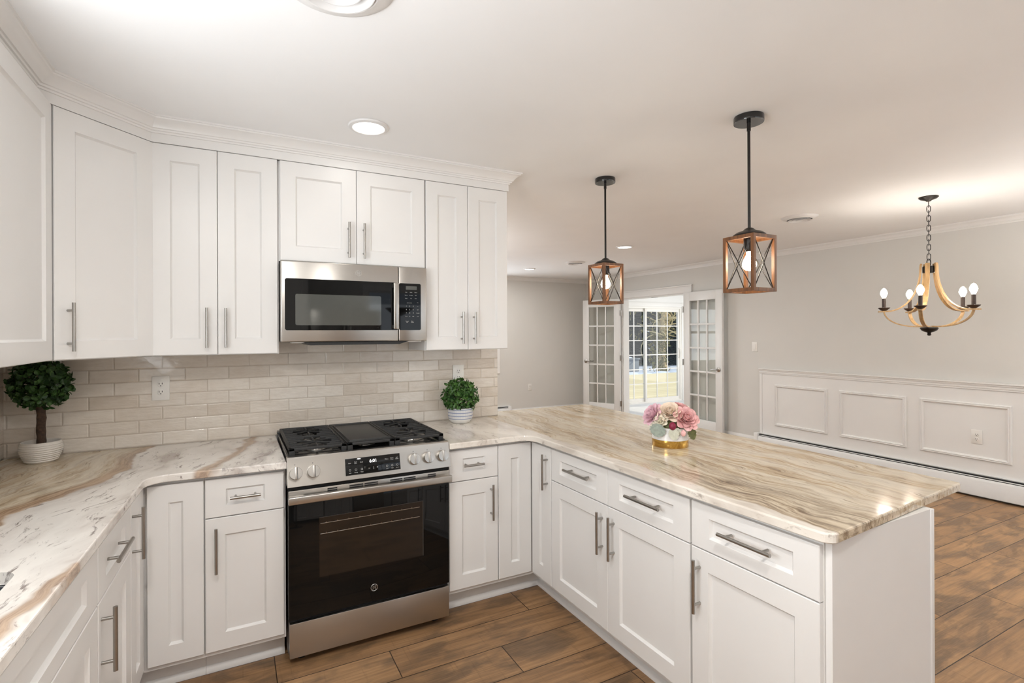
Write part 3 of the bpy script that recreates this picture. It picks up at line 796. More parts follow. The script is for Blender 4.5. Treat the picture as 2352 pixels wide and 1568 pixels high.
UZ0, UZ1 = 1.368, 2.333
GU = 'white wall cabinets'
wall_cab('wall_cabinet', 'tall two-door white wall cabinet left of the microwave', (-.5385, YU, 0), 0, .5325, UZ0, UZ1, .294,
         [(.002, .2625, UZ0, UZ1, .071, .073, (.219, 1.494, True)), (.2650, .526, UZ0, UZ1, .071, .073, (.298, 1.494, True))])
wall_cab('wall_cabinet', 'short two-door white wall cabinet directly above the microwave', (-.0055, YU, 0), 0, .767, 1.834, UZ1, .294,
         [(.006, .3815, 1.834, UZ1, .073, .073, (.339, 1.955, True)), (.3840, .7640, 1.834, UZ1, .073, .073, (.4185, 1.955, True))])
wall_cab('wall_cabinet', 'narrow two-door white wall cabinet right of the microwave', (.762, YU, 0), 0, .530, UZ0, UZ1, .294,
         [(.0035, .2625, UZ0, UZ1, .071, .073, (.220, 1.495, True)), (.2650, .5285, UZ0, UZ1, .071, .073, (.298, 1.495, True))])
# diagonal corner wall cabinet
s2 = math.sqrt(.5)
dgt = thing('corner_wall_cabinet', 'white diagonal corner wall cabinet above the small topiary', 'cabinet', (-1.14, 0, 0), 0, GU)
A = Vector((-.539, YU)); B = Vector((FX + .021, YU - (-.539 - FX - .021)))
MB().prism([(-1.1365, -.001), (-.5395, -.001), (A.x - .0005, A.y), (B.x, B.y), (-1.1365, B.y)], UZ0 - .003, UZ1 + .0014).build('carcass', M['cabinet'], dgt)
dgl = (A - B).length
fr = panel_front(MB(), .012, dgl - .006, UZ0, UZ1, st=.074, rail=.073)
Mx = Matrix.Translation((B.x, B.y, 0)) @ Matrix.Rotation(PI / 4, 4, 'Z'); fr.b.transform(Mx)
dd = fr.build('door', M['cabinet'], dgt, 30)
m = MB(); m.cyl((.058, -DT - .034, 1.400), (.058, -DT - .034, 1.588), .0062, 16)
for z in (1.43, 1.558): m.cyl((.058, -DT, z), (.058, -DT - .034, z), .0048, 12)
m.b.transform(Mx); m.build('bar_handle', M['nickel'], dd, 40)
# left wall cabinet (faces +x)
wall_cab('wall_cabinet', 'white wall cabinet at the far left of the picture above the sink run', (FX + .019, -1.40, 0), PI / 2, 1.40 + B.y - .0015, UZ0, UZ1, -XL + FX + .018,
         [(.003, 1.40 + B.y - .006, UZ0, UZ1, .072, .073, (.045, 1.494, True))])

# base cabinets of the range wall (carcass front y = -.617)
YB_ = -.617
GB = 'white base cabinets'
base_cab('base_cabinet', 'white base cabinet with one drawer and one door left of the range', (-.3185, YB_, 0), 0, .3135, [
    lambda t: front('drawer', t, .003, .3055, ZSP + .002, ZB1, .076, .045, (.1535, .778, False), .117),
    lambda t: front('door', t, .003, .3055, ZB0, ZSP - .002, .072, .072, (.043, .566, True))])
base_cab('base_cabinet', 'white base cabinet with one drawer and one door right of the range', (.768, YB_, 0), 0, .286, [
    lambda t: front('drawer', t, .003, .284, ZSP + .002, ZB1, .076, .045, (.130, .780, False), .115),
    lambda t: front('door', t, .003, .284, ZB0, ZSP - .002, .072, .072, (.2405, .568, True))])
# left corner base cabinet: an L with two hinged leaves
SKW = .041
def xl(y): return -.527 + SKW * (y + .64)       # door face line of the left run
lc = thing('corner_base_cabinet', 'white corner base cabinet with a narrow bi-fold door under the left counter', 'cabinet', (-1.13, 0, 0), 0, GB)
MB().prism([(-1.135, -.001), (-.3195, -.001), (-.3195, YB_), (xl(YB_) - DT, YB_), (xl(-.857) - DT, -.857), (-1.135, -.815)], .115, .874).build('carcass', M['cabinet'], lc)
panel_front(MB(), -.5175, -.3215, ZB0, ZB1, y=YB_, st=.072).build('door', M['cabinet'], lc, 30)
RZL = PI / 2 - math.atan(SKW)
Ml = Matrix.Translation((xl(-.855) - DT, -.855, 0)) @ Matrix.Rotation(RZL, 4, 'Z')
m = panel_front(MB(), .002, .2165, ZB0, ZB1, st=.072); m.b.transform(Ml); dl = m.build('door', M['cabinet'], lc, 30)
m = MB(); m.cyl((.022, -DT - .034, .650), (.022, -DT - .034, .837), .0062, 16)
for z in (.680, .807): m.cyl((.022, -DT, z), (.022, -DT - .034, z), .0048, 12)
m.b.transform(Ml); m.build('bar_handle', M['nickel'], dl, 40)
m = MB().prism([(-.3195, YB_ + .085), (-.3195, YB_ + .105), (-.648, YB_ + .105), (-.660, -.857), (-.640, -.857), (-.628, YB_ + .085)], 0, .115)
m.sweep([(-.3195, YB_ + .085), (-.628, YB_ + .085), (-.640, -.857)], [(0, 0), (.013, 0), (.013, .008), (.009, .022), (0, .030)], -1)
m.build('toe_kick', M['cabinet'], lc)
# left run
def left_loc(y): return (xl(y) - DT, y, 0)
base_cab('base_cabinet', 'white base cabinet with drawer and door between the left corner and the sink base', left_loc(-1.2585), RZL, .4015, [
    lambda t: front('drawer', t, .004, .3995, ZSP + .002, ZB1, .076, .045, (.165, .785, False)),
    lambda t: front('door', t, .004, .3995, ZB0, ZSP - .002, .072, .072, (.030, .575, True))], d=.555)
base_cab('sink_base_cabinet', 'white sink base cabinet under the left counter, nearest the camera', left_loc(-2.24), RZL, .980, [
    lambda t: front('false_drawer_front', t, .004, .976, ZSP + .002, ZB1, .095, .045),
    lambda t: front('door', t, .004, .4885, ZB0, ZSP - .002, .072, .072, (.456, .575, True)),
    lambda t: front('door', t, .4915, .976, ZB0, ZSP - .002, .072, .072, (.524, .575, True))], d=.515, hollow=True)
# right corner base cabinet and peninsula (faces -x)
XP = 1.2628 + DT
rc = thing('corner_base_cabinet', 'white corner base cabinet with a narrow bi-fold door where the peninsula starts', 'cabinet', (1.3, 0, 0), 0, GB)
MB().prism([(1.0545, -.001), (1.838, -.001), (1.838, -.8315), (XP, -.8315), (XP, YB_), (1.0545, YB_)], .115, .874).build('carcass', M['cabinet'], rc)
panel_front(MB(), 1.0565, 1.2605, ZB0, ZB1, y=YB_, st=.076).build('door', M['cabinet'], rc, 30)
Mr = Matrix.Translation((XP, -.637, 0)) @ Matrix.Rotation(-PI / 2, 4, 'Z')
m = panel_front(MB(), .002, .193, ZB0, ZB1, st=.076); m.b.transform(Mr); dr = m.build('door', M['cabinet'], rc, 30)
m = MB(); m.cyl((.163, -DT - .034, .638), (.163, -DT - .034, .824), .0062, 16)
for z in (.668, .794): m.cyl((.163, -DT, z), (.163, -DT - .034, z), .0048, 12)
m.b.transform(Mr); m.build('bar_handle', M['nickel'], dr, 40)
m = MB().prism([(1.0545, YB_ + .085), (1.0545, YB_ + .105), (XP + .105, YB_ + .105), (XP + .105, -.8315), (XP + .085, -.8315), (XP + .085, YB_ + .085)], 0, .115)
m.sweep([(1.0545, YB_ + .085), (XP + .085, YB_ + .085), (XP + .085, -.8315)], [(0, 0), (.013, 0), (.013, .008), (.009, .022), (0, .030)], 1)
m.build('toe_kick', M['cabinet'], rc)
base_cab('base_cabinet', 'wide white peninsula cabinet with two drawers over two doors', (XP, -.8322, 0), -PI / 2, .9118, [
    lambda t: front('drawer', t, .003, .4515, ZSP + .002, ZB1, .076, .045, (.252, .788, False), .19),
    lambda t: front('drawer', t, .4535, .909, ZSP + .002, ZB1, .076, .045, (.695, .786, False), .19),
    lambda t: front('door', t, .003, .4515, ZB0, ZSP - .002, .075, .070, (.418, .568, True)),
    lambda t: front('door', t, .4535, .909, ZB0, ZSP - .002, .075, .070, (.496, .568, True))], d=.555, toe=.085)
base_cab('base_cabinet', 'white peninsula cabinet with one drawer and one door at the free end', (XP, -1.7445, 0), -PI / 2, .4605, [
    lambda t: front('drawer', t, .006, .4585, ZSP + .002, ZB1, .076, .045, (.238, .787, False), .19),
    lambda t: front('door', t, .006, .4585, ZB0, ZSP - .002, .072, .070, (.043, .566, True))], d=.555, toe=.085)
ep = thing('end_panel', 'flat white end panel closing the peninsula', 'panel', (1.55, -2.215, 0))
MB().box(XP + .006, 1.838, -2.224, -2.2055, 0, .874).build('panel_board', M['cabinet'], ep)
MB().box(1.8385, 1.858, -2.228, -2.190, 0, .874, .002).build('corner_batten', M['cabinet'], ep)
bp = MB().box(1.8385, 1.852, -2.1895, -.0005, 0, .874).build('back_panel', M['cabinet'])
tag(bp, 'long white back panel of the peninsula facing the dining area', 'panel')

# ------------------------------------------------------------------ countertops
def ex(y): return -.5135 + SKW * (y + .64)      # left counter edge line
def fillet(c, r, a0, a1, n=10): return arc(c, r, a0, a1, n)
r = .075
lo = [(XL + .009, -.0005), (-.0045, -.0005), (-.0045, -.672), (-.30, -.664)]
cx_, cy_ = ex(-.735) + r, -.658 - r
lo += arc((cx_, cy_), r, PI / 2, PI, 10)
lo += [(ex(-2.45), -2.45), (XL + .009, -2.45)]
def rrect(x0, x1, y0, y1, r, n=6):
    return arc((x1 - r, y1 - r), r, 0, PI / 2, n) + arc((x0 + r, y1 - r), r, PI / 2, PI, n) + arc((x0 + r, y0 + r), r, PI, 1.5 * PI, n) + arc((x1 - r, y0 + r), r, 1.5 * PI, 2 * PI, n)
hole = rrect(-1.03, -.662, -2.14, -1.462, .045)
ctl = MB().slab(lo, .8745, .9043, .004, [hole]).build('countertop', M['stone_left'], smooth=14)
tag(ctl, 'pale veined stone countertop with the sink cutout, left of the range', 'countertop')
cx2, cy2 = 1.238 - r, -.668 - r
ro = [(.7605, -.672), (cx2, -.668)] + arc((cx2, cy2), r, PI / 2, 0, 10) + [(1.238, -1.2), (1.238, -1.8)]
ro += arc((1.248 + .035, -2.243 + .035), .035, PI, 1.5 * PI, 6) + [(1.30, -2.2425)] + arc((2.177 - .012, -2.181 + .012), .012, 1.5 * PI + .07, 2 * PI, 4)
ro += [(2.245, .162), (1.3835, .162), (1.3835, -.0005), (.7605, -.0005)]
ctr = MB().slab(ro, .8745, .9043, .005).build('countertop', M['stone_right'], smooth=14)
tag(ctr, 'tan veined stone countertop of the peninsula right of the range', 'countertop')
sk = thing('sink', 'undermount steel sink in the left countertop', 'sink', (-.846, -1.80, .67))
m = MB(); o_ = rrect(-1.038, -.654, -2.148, -1.454, .05); i_ = rrect(-1.022, -.670, -2.132, -1.470, .04); b_ = rrect(-1.00, -.692, -2.11, -1.492, .06)
rings = [[m.b.verts.new((x, y, z)) for x, y in lp] for lp, z in ((o_, .66), (o_, .8735), (i_, .8735), (i_, .72), (b_, .685))]
for Aq, Bq in zip(rings, rings[1:]):
    for k in range(len(Aq)): m.face((Aq[k], Aq[(k + 1) % len(Aq)], Bq[(k + 1) % len(Aq)], Bq[k]))
m.face(rings[-1]); m.face(rings[0][::-1]); m.build('basin', M['sink'], sk, 30)
MB().lathe([(0, .6855), (.045, .6855), (.045, .690), (.03, .687), (0, .687)], (-.846, -1.8, 0), 20).build('drain', M['chrome'], sk)

# ------------------------------------------------------------------ gas range
X0, X1 = 0.0015, .7545
rg = thing('gas_range', 'stainless slide-in gas range with black oven door between the base cabinets', 'range', (.378, -.34, 0))
MB().box(X0 + .002, X1 - .002, -.625, -.03, .035, .900).build('body', M['range_side'], rg)
for x in (.06, .70):
    for y in (-.60, -.08): MB().cyl((x, y, 0), (x, y, .034), .018, 14).build('foot', M['black_iron'], rg)
m = MB(); m.box(X0, X1, -.625, -.0015, .9005, .912, .003); m.box(X0, X0 + .016, -.625, -.0015, .912, .922, .003); m.box(X1 - .016, X1, -.625, -.0015, .912, .922, .003); m.box(X0, X1, -.055, -.0015, .912, .930, .003)
m.build('cooktop', M['black_enamel'], rg)
# slanted control panel
A_ = (-.700, .797); B_ = (-.668, .914)            # (y, z) bottom and top of its face
m = MB(); m.extrude_profile([(0, A_[0], A_[1]), (0, B_[0], B_[1]), (0, B_[0] + .006, B_[1] + .0055), (0, -.640, .9205), (0, -.6255, .9125), (0, -.6255, .797)], (X0 - .005, 0, 0), (X1 + .001, 0, 0))
bevel_mod(m.build('control_panel', M['steel'], rg, 25), .0015, 2)
cp = [c for c in rg.children if c.name.startswith('control_panel')][0]
nrm = Vector((0, -(B_[1] - A_[1]), B_[0] - A_[0])).normalized(); nrm = Vector((0, -(B_[1] - A_[1]), (B_[0] - A_[0])));  nrm.normalize()
upv = Vector((0, B_[0] - A_[0], B_[1] - A_[1])).normalized()
def on_panel(x, z, off=0):
    k = (z - A_[1]) / (B_[1] - A_[1]); return Vector((x, A_[0] + (B_[0] - A_[0]) * k, z)) + nrm * off
def panel_matrix(x, z, off=0):
    q = Matrix((Vector((1, 0, 0)), upv, nrm)).transposed().to_4x4(); q.translation = on_panel(x, z, off); return q
for x in (.031, .105, .569, .641, .714):
    m = MB(); c = on_panel(x, .853)
    m.lathe([(0, .0008), (.0275, .0008), (.0278, .006), (.0268, .021), (.0255, .024), (0, .0245)], c, 36, nrm)
    k = m.build('knob', M['chrome'], cp, 35)
    g = MB(); g.box(-.0045, .0045, -.0255, .0255, 0, .006, .0015); g.box(-.0015, .0015, .002, .024, .006, .0068)
    g.b.transform(panel_matrix(x, .853, .0243)); g.build('grip_bar', M['steel'], k)
    g = MB(); g.box(.0048, .0066, -.0245, .0245, 0, .0004); g.b.transform(panel_matrix(x, .853, .0246)); g.build('grip_groove', M['dark_slot'], k)
for x in (.031, .105, .569, .641, .714): MB().mesh(text_mesh('\u2022', .016), panel_matrix(x - .002, .888, .0006)).build('knob_mark', M['slot'], cp, 0)
m = MB(); q = panel_matrix(.371, .852, .0002); m.box(-.128, .128, -.0375, .0375, 0, .0014, .0006); m.b.transform(q); dsp = m.build('display', M['black_glass'], cp)
m = MB(); m.mesh(text_mesh('6:01', .021), panel_matrix(.371, .868, .0020)); m.build('clock_digits', M['digit'], dsp, 0)
def key(b, x, z, s): MB().mesh(text_mesh(b, s), panel_matrix(.371 + x, z, .0018)).build('key_label', M['letter'], dsp, 0)
for x, b in ((-.108, 'Bake'), (-.081, 'Multi\nBake'), (-.054, 'Broil'), (.064, 'Warm'), (.089, 'Steam\nClean'), (.113, 'Self\nClean')): key(b, x, .868, .0062)
for x, b in ((-.108, 'Light'), (-.081, 'Setting'), (-.054, 'Timer'), (.064, 'Lock'), (.089, 'Start'), (.113, 'Cancel')): key(b, x, .826, .0055)
for x, b in ((-.020, '\u2013'), (.0, '|'), (.018, '+')): key(b, x, .838, .014)
for x in (-.108, -.081, -.054, .064, .089, .113):
    t_ = MB(); t_.tube([(.0042 * math.cos(a), .0042 * math.sin(a), 0) for a in [2 * PI * i / 10 for i in range(10)]], .0006, 4, True)
    t_.b.transform(panel_matrix(.371 + x, .838, .0018)); t_.build('key_icon', M['letter'], dsp, 0)
# vent trim, oven door, handle
m = MB(); m.box(X0, X1, -.672, -.6255, .775, .7965, .002); m.build('vent_gap', M['dark_slot'], rg)
YD = -.672
m = MB(); m.box(X0, X1, YD, -.6265, .205, .7745, .004); door = m.build('oven_door', M['black_glass'], rg)
m = MB(); m.box(X0 + .001, X1 - .001, YD - .008, YD - .0005, .727, .776, .002)
vt = m.build('door_trim', M['steel'], door)
for a, b in ((.165, .208), (.262, .325), (.331, .394), (.452, .512), (.518, .578), (.640, .682)):
    for z in (.757, .7655): MB().box(a, b, YD - .0088, YD - .0079, z - .0028, z + .0028).build('vent_slot', M['dark_slot'], vt)
m = MB(); m.box(X0 - .003, X1 + .002, YD - .046, YD - .028, .724, .758, .005, 3)
m.box(X0 + .002, X0 + .062, YD - .030, YD - .008, .732, .752, .004); m.box(X1 - .062, X1 - .002, YD - .030, YD - .008, .732, .752, .004)
m.build('door_handle', M['steel'], door)
m = MB(); m.box(.130, .618, YD - .0012, YD - .0002, .372, .640); wn = m.build('window', M['win_glass'], door)
m = MB()
for z in (.612, .565):
    m.tube([(.135, YD - .0016, z), (.600, YD - .0016, z)], .0013, 6)
    for i in range(9): m.box(.16 + i * .05 - .0012, .16 + i * .05 + .0012, YD - .0024, YD - .0008, z + .001, z + .006)
m.build('oven_racks', M['chrome'], wn)
m = MB(); m.box(.616, .6185, YD - .0020, YD - .0003, .372, .640); m.box(.130, .618, YD - .0016, YD - .0003, .6385, .640); m.build('window_edge', M['range_side'], wn)
def emblem(mb, c, R, nv):
    nv = Vector(nv).normalized(); ux = Vector((1, 0, 0)); uz = nv.cross(ux) * -1
    if uz.z < 0: uz = -uz
    P2 = lambda a, b: Vector(c) + ux * a + uz * b
    mb.tube([P2(R * math.cos(t), R * math.sin(t)) for t in [2 * PI * i / 28 for i in range(28)]], R * .075, 5, True)
    for k in range(4):
        a0 = PI / 4 + k * PI / 2
        mb.tube([P2(R * (.80 - .05 * i) * math.cos(a0 + .9 * (i / 8 - .5)), R * (.80 - .05 * abs(i - 4)) * math.sin(a0 + .9 * (i / 8 - .5))) for i in range(9)], R * .05, 4)
    q = Matrix((ux, uz, nv)).transposed().to_4x4(); q.translation = Vector(c)
    mb.mesh(text_mesh('GE', R * .95, .0005, shear=.25), q)
m = MB(); emblem(m, (.3755, YD - .0012, .270), .0155, (0, -1, 0)); m.build('emblem', M['logo'], door, 40)
m = MB(); m.box(X0 + .003, X1, -.672, -.6265, .038, .190, .003); m.build('warming_drawer', M['steel'], rg)
MB().box(X0 + .004, X1 - .004, -.655, -.6265, .1905, .2045).build('drawer_gap', M['dark_slot'], rg)
# burners
for x, y, r_ in ((.14, -.49, .045), (.14, -.20, .034), (.378, -.49, .040), (.378, -.36, .03), (.616, -.49, .050), (.616, -.20, .032)):
    m = MB(); m.lathe([(r_ * 1.25, .9122), (r_ * 1.25, .916), (r_, .918), (r_ * .95, .924), (0, .924)], (x, y, 0), 28); b = m.build('burner', M['chrome'], rg)
    m = MB(); m.lathe([(0, .9243), (r_ * .82, .9243), (r_ * .82, .928), (r_ * .72, .931), (0, .932)], (x, y, 0), 28); m.build('burner_cap', M['black_iron'], b)
# grates: left, middle with griddle, right
GT, GB2 = .950, .936
def grate(x0, x1, mid):
    m = MB(); y0, y1 = -.622, -.075; w = .006
    for y in (y0 + .006, y1 - .006): m.box(x0, x1, y - .006, y + .006, .937, GT, .002)
    for x in (x0 + .006, x1 - .006): m.box(x - .006, x + .006, y0, y1, GB2, GT, .002)
    for x in (x0, x1 - .024):
        for y in (y0, y1 - .02): m.box(x, x + .024, y, y + .02, .9125, GT, .002)
    if not mid:
        cxg = (x0 + x1) / 2
        n = 12
        for i in range(1, n):
            y = y0 + (y1 - y0) * i / n
            near = [b for b in (-.49, -.20) if abs(y - b) < .115]
            if near:
                b = near[0]; k = .03 + .05 * (1 - abs(y - b) / .115)
                m.box(x0, cxg - k, y - .0042, y + .0042, GB2, GT, .0018); m.box(cxg + k, x1, y - .0042, y + .0042, GB2, GT, .0018)
            else: m.box(x0, x1, y - .0042, y + .0042, GB2, GT, .0018)
        for b in (-.49, -.20):
            for s in (-1, 1):
                m.tube([(cxg - .075, b - s * .040, GT - .005), (cxg - .035, b - s * .028, GT - .005), (cxg, b, GT - .005), (cxg + .035, b + s * .028, GT - .005), (cxg + .075, b + s * .040, GT - .005)], .005, 6)
            for s in (-1, 1): m.box(cxg - .004, cxg + .004, b + s * .075 - .028, b + s * .075 + .028, GB2, GT + .001, .0018)
    else:
        for i in range(1, 6): y = y0 + (y1 - y0) * i / 6; m.box(x0, x1, y - .004, y + .004, .928, GB2 + .004)
    return m
grate(.010, .262, False).build('burner_grate', M['black_iron'], rg)
gm = grate(.266, .490, True).build('burner_grate', M['black_iron'], rg)
grate(.494, .746, False).build('burner_grate', M['black_iron'], rg)
m = MB(); m.box(.278, .478, -.600, -.145, GT - .003, GT + .003, .002)
for a in ((.278, .283, -.600, -.145), (.473, .478, -.600, -.145), (.278, .478, -.600, -.595), (.278, .478, -.150, -.145)): m.box(*a, GT + .002, GT + .008, .0015)
m.box(.278, .478, -.140, -.100, GT - .003, GT + .001, .002)
m.build('griddle_plate', plain('dark_griddle', (.035, .034, .032), .5, var=.15, nscale=120), gm)

# ------------------------------------------------------------------ over-the-range microwave
mx0, mx1, mz0, mz1, my = -.0035, .7475, 1.4225, 1.8260, -.372
mwv = thing('microwave', 'stainless over-the-range microwave with black glass door', 'microwave', ((mx0 + mx1) / 2, -.19, mz0))
MB().box(mx0 + .003, mx1 - .001, -.350, -.0095, mz0 + .002, mz1, .002).build('body', plain('light_grey_casing', (.45, .44, .42), .4, .5), mwv)
m = MB(); m.extrude_profile([(.10, 0, 0), (.14, 0, -.018), (.60, 0, -.018), (.66, 0, 0)], (mx0, -.355, mz0 + .0015), (mx0, -.06, mz0 + .0015)); m.build('underside_filter', M['black_iron'], mwv)
for x in (.05, .63):
    MB().box(x, x + .10, -.33, -.25, mz0 - .006, mz0 + .0015, .002).build('light_lens', M['plastic'], mwv)
seam = .5875
m = MB(); m.box(mx0, seam - .001, my, -.3505, mz0, mz1, .006, 3); dr_ = m.build('door', M['steel'], mwv)
m = MB(); m.box(seam + .001, mx1, my, -.3505, mz0, mz1, .005, 3); pn = m.build('control_panel', M['steel'], mwv)
def rr_plate(x0, x1, z0, z1, r, y, t, sq_right=False, sq_left=False):
    k = MB(); pts = rrect(x0, x1, z0, z1, r)
    if sq_right: pts = [(x1, z1)] + [p for p in pts if p[0] < x1 - r] + [(x1, z0)]
    if sq_left: pts = [p for p in pts if p[0] > x0 + r and p[1] > (z0 + z1) / 2] + [(x0, z1), (x0, z0)] + [p for p in pts if p[0] > x0 + r and p[1] < (z0 + z1) / 2]
    F = [k.b.verts.new((x, y - t, z)) for x, z in pts]; Bk = [k.b.verts.new((x, y, z)) for x, z in pts]
    for i in range(len(F)): k.face((F[i], F[(i + 1) % len(F)], Bk[(i + 1) % len(F)], Bk[i]))
    k.face(F); k.face(Bk); return k
rr_plate(.0155, seam - .0015, 1.4815, 1.7385, .011, my - .0002, .0012).build('door_glass', M['black_glass'], dr_)
dg_ = [c for c in dr_.children][0]
rr_plate(.064, .492, 1.507, 1.662, .008, my - .0015, .0006).build('window', M['mw_window'], dr_)
rr_plate(.546, .551, 1.485, 1.735, .002, my - .0016, .001).build('finger_gap', M['dark_slot'], dr_)
m = MB(); m.box(.553, .583, my - .030, my - .018, 1.486, 1.736, .005, 3)
for z in (1.50, 1.72): m.box(.556, .580, my - .019, my - .0015, z - .010, z + .010, .002)
m.build('door_handle', M['steel'], dr_)
kp = rr_plate(seam + .0025, .713, 1.4815, 1.7365, .009, my - .0002, .0012)
kpo = kp.build('keypad_glass', M['black_glass'], pn)
def front_matrix(x, z, y):
    q = Matrix((Vector((1, 0, 0)), Vector((0, 0, 1)), Vector((0, -1, 0)))).transposed().to_4x4(); q.translation = (x, y, z); return q
m = MB(); yk = my - .0018
for i, b in enumerate('1234567890'):
    x = .630 + .0195 * (i % 3) if i < 9 else .6495; z = 1.612 - .0185 * (i // 3)
    m.mesh(text_mesh(b, .0085), front_matrix(x, z, yk))
for z, bs in ((1.688, ('Cook', 'Reheat', 'Defrost')), (1.672, ('Popcorn', 'Beverage', 'Melt')), (1.655, ('Potato', 'Veg', 'Timer'))):
    for i, b in enumerate(bs): m.mesh(text_mesh(b, .0048), front_matrix(.630 + .027 * i, z, yk))
for z, b in ((1.630, 'Express Cook'),): m.mesh(text_mesh(b, .0048), front_matrix(.648, z, yk))
for z, b in ((1.632, 'Vent'), (1.612, 'Fan'), (1.5935, 'Light'), (1.575, 'Turntable'), (1.5565, 'Lock')): m.mesh(text_mesh(b, .0048), front_matrix(.695, z, yk))
for x, b in ((.630, 'Power'), (.669, 'Hold')): m.mesh(text_mesh(b, .0048), front_matrix(x, 1.5565, yk))
for x, b in ((.634, 'Cancel\nOff'), (.664, 'Start\nPause')): m.mesh(text_mesh(b, .0062), front_matrix(x, 1.527, yk))
m.build('keypad_print', M['letter'], pn, 0)
rr_plate(.628, .690, 1.702, 1.722, .002, my - .0015, .0005).build('clock_window', M['mw_window'], pn)
m = MB(); emblem(m, (.3735, my - .0008, 1.779), .0150, (0, -1, 0)); m.build('emblem', M['logo'], dr_, 40)

# ------------------------------------------------------------------ outlets, switch, heaters
def plate_mesh(w, h, t=.006):
    return MB().box(-w / 2, w / 2, -t, 0, -h / 2, h / 2, .002)
def outlet(label, loc, rz, w=.076, h=.122, duplex=True):
    t = thing('wall_outlet', label, 'outlet', loc, rz, 'white wall outlets')
    plate_mesh(w, h).build('cover_plate', M['plastic'], t, local=True)
    for s in (-1, 1):
        z = s * h * .165
        m = MB(); m.lathe([(0, .0062), (.0155, .0062), (.0155, .0085), (.0145, .009), (0, .009)], (0, 0, z), 24, (0, -1, 0))
        o = m.build('socket', M['plastic'], t, local=True)
        m = MB()
        for x in (-.0062, .0062): m.box(x - .0013, x + .0013, -.0096, -.0088, z - .001, z + .008)
        m.cyl((0, -.0088, z - .0075), (0, -.0096, z - .0075), .0026, 10); m.build('slots', M['slot'], o, local=True)
    return t
outlet('white duplex outlet on the beige tile left of the range', (-.537, -.0003, 1.1925), 0)
outlet('white duplex outlet on the tile behind the small potted plant', (1.092, -.0003, 1.197), 0)
outlet('white duplex outlet low on the far grey wall', (4.425, YB - .0003, .508), 0, .072, .118)
outlet('white duplex outlet inside the wainscot panel below the chandelier', (XR - .0125, -1.005, .525), PI / 2 * -1 + PI, .078, .122)
def fix_rot(o, rz): o.rotation_euler = (0, 0, rz)
fix_rot([o for o in COL.objects if o.name.startswith('wall_outlet') and o.parent is None][-1], -PI / 2)
sw = thing('light_switch', 'white light switch on the grey wall left of the wainscot', 'switch', (XR - .0003, 1.16, 1.275), -PI / 2)
plate_mesh(.075, .122).build('cover_plate', M['plastic'], sw, local=True)
MB().box(-.017, .017, -.0095, -.0062, -.033, .033, .0015).build('rocker', M['plastic'], sw, local=True)

def heater(label, loc, rz, L):
    """baseboard heater: local x along the wall, wall at y=0, room at -y"""
    t = thing('baseboard_heater', label, 'heater', loc, rz, 'white baseboard heaters')
    m = MB()
    m.extrude_profile([(0, -.001, .030), (0, -.012, .030), (0, -.012, .196), (0, -.030, .196), (0, -.034, .204), (0, -.001, .204)], (.02, 0, 0), (L - .02, 0, 0))
    m.build('back_plate', M['grille'], t, local=True)
    m = MB(); m.extrude_profile([(0, -.058, .020), (0, -.064, .020), (0, -.066, .150), (0, -.052, .172), (0, -.046, .172), (0, -.058, .148)], (.02, 0, 0), (L - .02, 0, 0)); m.build('front_cover', M['grille'], t, local=True)
    m = MB(); m.extrude_profile([(0, -.0455, .181), (0, -.050, .179), (0, -.050, .183), (0, -.0455, .186)], (.02, 0, 0), (L - .02, 0, 0)); m.build('damper', M['grille'], t, local=True)
    MB().box(.02, L - .02, -.045, -.0125, .030, .195).build('shaded_interior', M['dark_slot'], t, local=True)  # dark box standing in for the shade inside the heater slot
    for a, b in ((0, .055), (L - .055, L)):
        MB().box(a, b, -.070, -.001, .0, .207, .004).build('end_cap', M['grille'], t, local=True)
    return t
heater('long white baseboard heater under the wainscot', (XR - .0125, 1.125, 0), -PI / 2, 3.6)
heater('white baseboard heater on the far wall, its end beside the tiled wall', (2.02, YB - .0005, 0), 0, 2.0)

# ------------------------------------------------------------------ ceiling fittings
def downlight(label, x, y, R=.095, E_=38, vis=True, col=NEUT):
    t = thing('recessed_downlight', label, 'ceiling light', (x, y, ZC - .006), 0, 'recessed ceiling downlights')
    MB().lathe([(R * .78, ZC - .010), (R * .80, ZC - .012), (R * .95, ZC - .008), (R, ZC - .001), (R * .98, ZC - .0005), (R * .78, ZC - .0005)], (x, y, 0), 40).build('trim_ring', M['vent_metal'], t)
    MB().lathe([(0, ZC - .009), (R * .78, ZC - .009), (R * .78, ZC - .0005), (0, ZC - .0005)], (x, y, 0), 36).build('diffuser', M['led'], t)
    light('downlight_or_fill_lamp', 'AREA', (x, y, ZC - .014), E_, col, R * 1.5)
    return t
downlight('lit recessed downlight on the ceiling in front of the microwave cabinets', .362, -.66, .094, .6)
downlight('lit recessed downlight on the far ceiling, between the two pendants', 3.745, 1.41, .098, 18)
downlight('lit recessed downlight farthest back on the ceiling, left of the pendants', 3.785, 3.575, .090, 14)
for (x, y, e) in ((-.45, -2.55, 17), (.36, -2.85, 18), (1.9, -3.6, .5), (3.9, -3.4, .5), (1.6, 2.6, 14)):  # unseen ceiling lamps added without fixtures to even out the light
    light('downlight_or_fill_lamp', 'AREA', (x, y, ZC - .014), e, NEUT, .15)
light('sunroom_ceiling_fill', 'AREA', (7.6, 3.0, ZC - .02), 40, (1, .975, .94), .5)  # added fill under the sunroom ceiling, no fitting behind it

